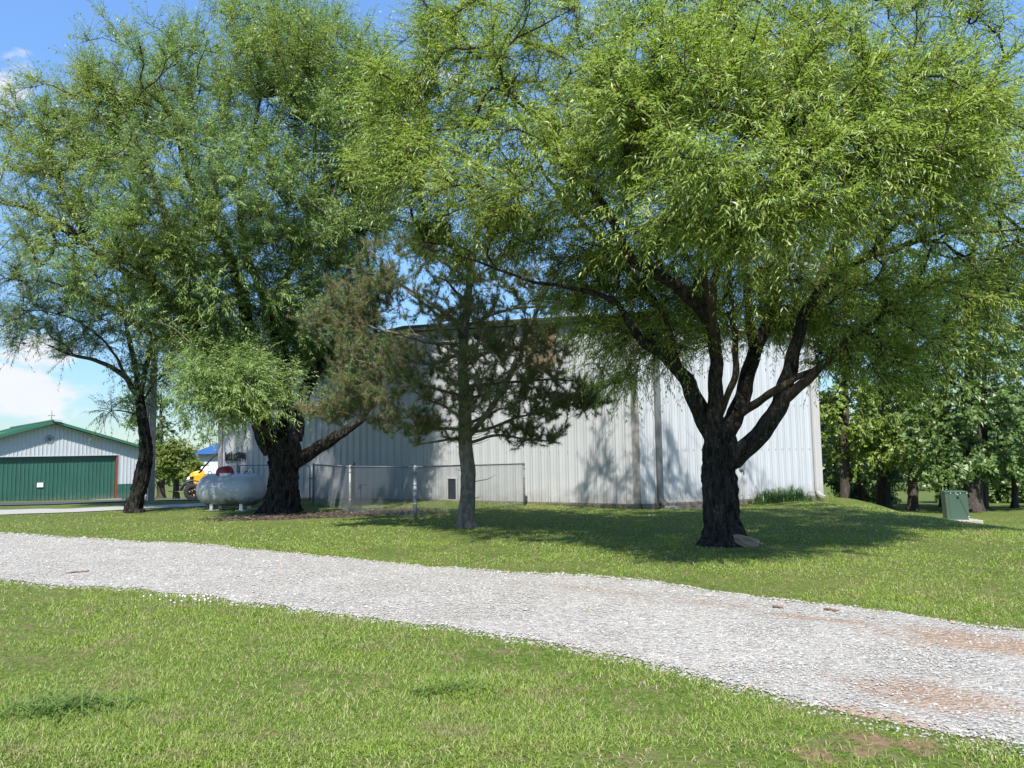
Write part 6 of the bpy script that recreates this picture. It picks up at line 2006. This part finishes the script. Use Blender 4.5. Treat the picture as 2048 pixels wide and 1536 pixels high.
for i, (lb, px, py, Y, bl) in enumerate([
    ('low dense thicket in shade just right of the hall corner', 1690, 1000, 41, [(1690, 930, 41, 60, 60, 2.2, 60), (1660, 850, 41, 50, 80, 2.2, 40), (1730, 985, 41, 50, 26, 1.6, 26)]),
    ('low dense thicket behind the dark-trunked woodland tree', 1770, 1005, 43, [(1765, 945, 43, 55, 50, 2.2, 50), (1740, 860, 43, 60, 80, 2.4, 44), (1800, 800, 43, 50, 90, 2.2, 34)]),
    ('low dense thicket behind the transformer cabinet', 1900, 1020, 40, [(1905, 960, 40, 42, 46, 2.0, 46), (1930, 880, 40, 60, 70, 2.2, 44), (1950, 1005, 40, 44, 26, 1.5, 26)]),
    ('low dense thicket at the far right beyond the cabinet tree', 2010, 1025, 39, [(2010, 965, 39, 60, 55, 2.2, 56), (2040, 860, 39, 70, 90, 2.4, 46), (2060, 1000, 38, 50, 40, 1.8, 30)])]):
    bg_tree(lb, (px, py), Y, .10, bl[0][1] - 20, bl, M['leaf_d'], 140 + i, group=GW, name='woodland_thicket', llen=.22, lwid=.16, minh=.2)

# ---- trees at the left, behind the lane
bg_tree('tall dark tree behind the hangar end and the grey column', (322, 985), 62, .3, 780, [(315, 850, 62, 60, 75, 3, 60), (285, 800, 62, 40, 40, 2, 20), (330, 930, 62, 30, 40, 2, 16)], M['leaf_d'], 71, llen=.24, lwid=.16, L=.6, name='shade_tree')
bg_tree('bright yellow-green round shrub tree beside the picnic table', (352, 994), 44, .16, 900, [(352, 925, 44, 46, 34, 1.5, 60), (340, 900, 44, 30, 24, 1.1, 26), (335, 958, 43.5, 30, 12, 1.0, 16), (385, 945, 44, 22, 26, .9, 20)], M['leaf_bush'], 72, llen=.17, lwid=.12, L=.4, n_twig=6, name='shrub_tree')
GF = 'distant trees beyond the meadow'
far = [(-260, 120, 'leftmost'), (-60, 112, ''), (190, 116, ''), (250, 108, ''), (420, 105, ''), (520, 110, ''), (1760, 92, ''), (1840, 88, ''), (1905, 95, ''), (1990, 90, ''), (2130, 98, '')]
lab = ['distant rounded tree left of the hangar roof', 'distant tree hidden behind the hangar', 'distant tree tip showing over the right slope of the hangar roof', 'distant tree just right of the hangar eave',
       'distant tree behind the blue roof', 'distant tree behind the hall corner', 'far sunlit tree seen between the hall and the slim scarred trunk', 'far sunlit tree in the gap left of the cabinet', 'far dark tree behind the cabinet',
       'far tree at the right behind the cabinet tree', 'far tree beyond the right picture edge']
for i, (px, Y, _) in enumerate(far):
    b = P(px, 960, Y); gz = float(height(b[0], b[1])); k = F_PX / Y
    yb = 960 + (b[2] - gz) * k
    hgt = (5.5 if i == 2 or i == 3 else 7.5) + (i * 37 % 5) * .5
    yc = yb - hgt * .55 * k
    bg_tree(lab[i], (px, 960), Y, .25, yb - hgt * .8 * k, [(px, yc, Y, 3.4 * k, hgt * .42 * k, 3.2, 46), (px + 1.5 * k, yb - hgt * .3 * k, Y, 2.6 * k, hgt * .25 * k, 2.4, 22), (px - 1.5 * k, yb - hgt * .28 * k, Y, 2.4 * k, hgt * .24 * k, 2.4, 20)],
            M['leaf_m'] if i in (6, 7) else M['leaf_d'], 80 + i, llen=.34, lwid=.24, L=.8, n_twig=5, per=8, name='distant_tree', group=GF)  # the two sunlit trees get a paler leaf, sunlight put into colour
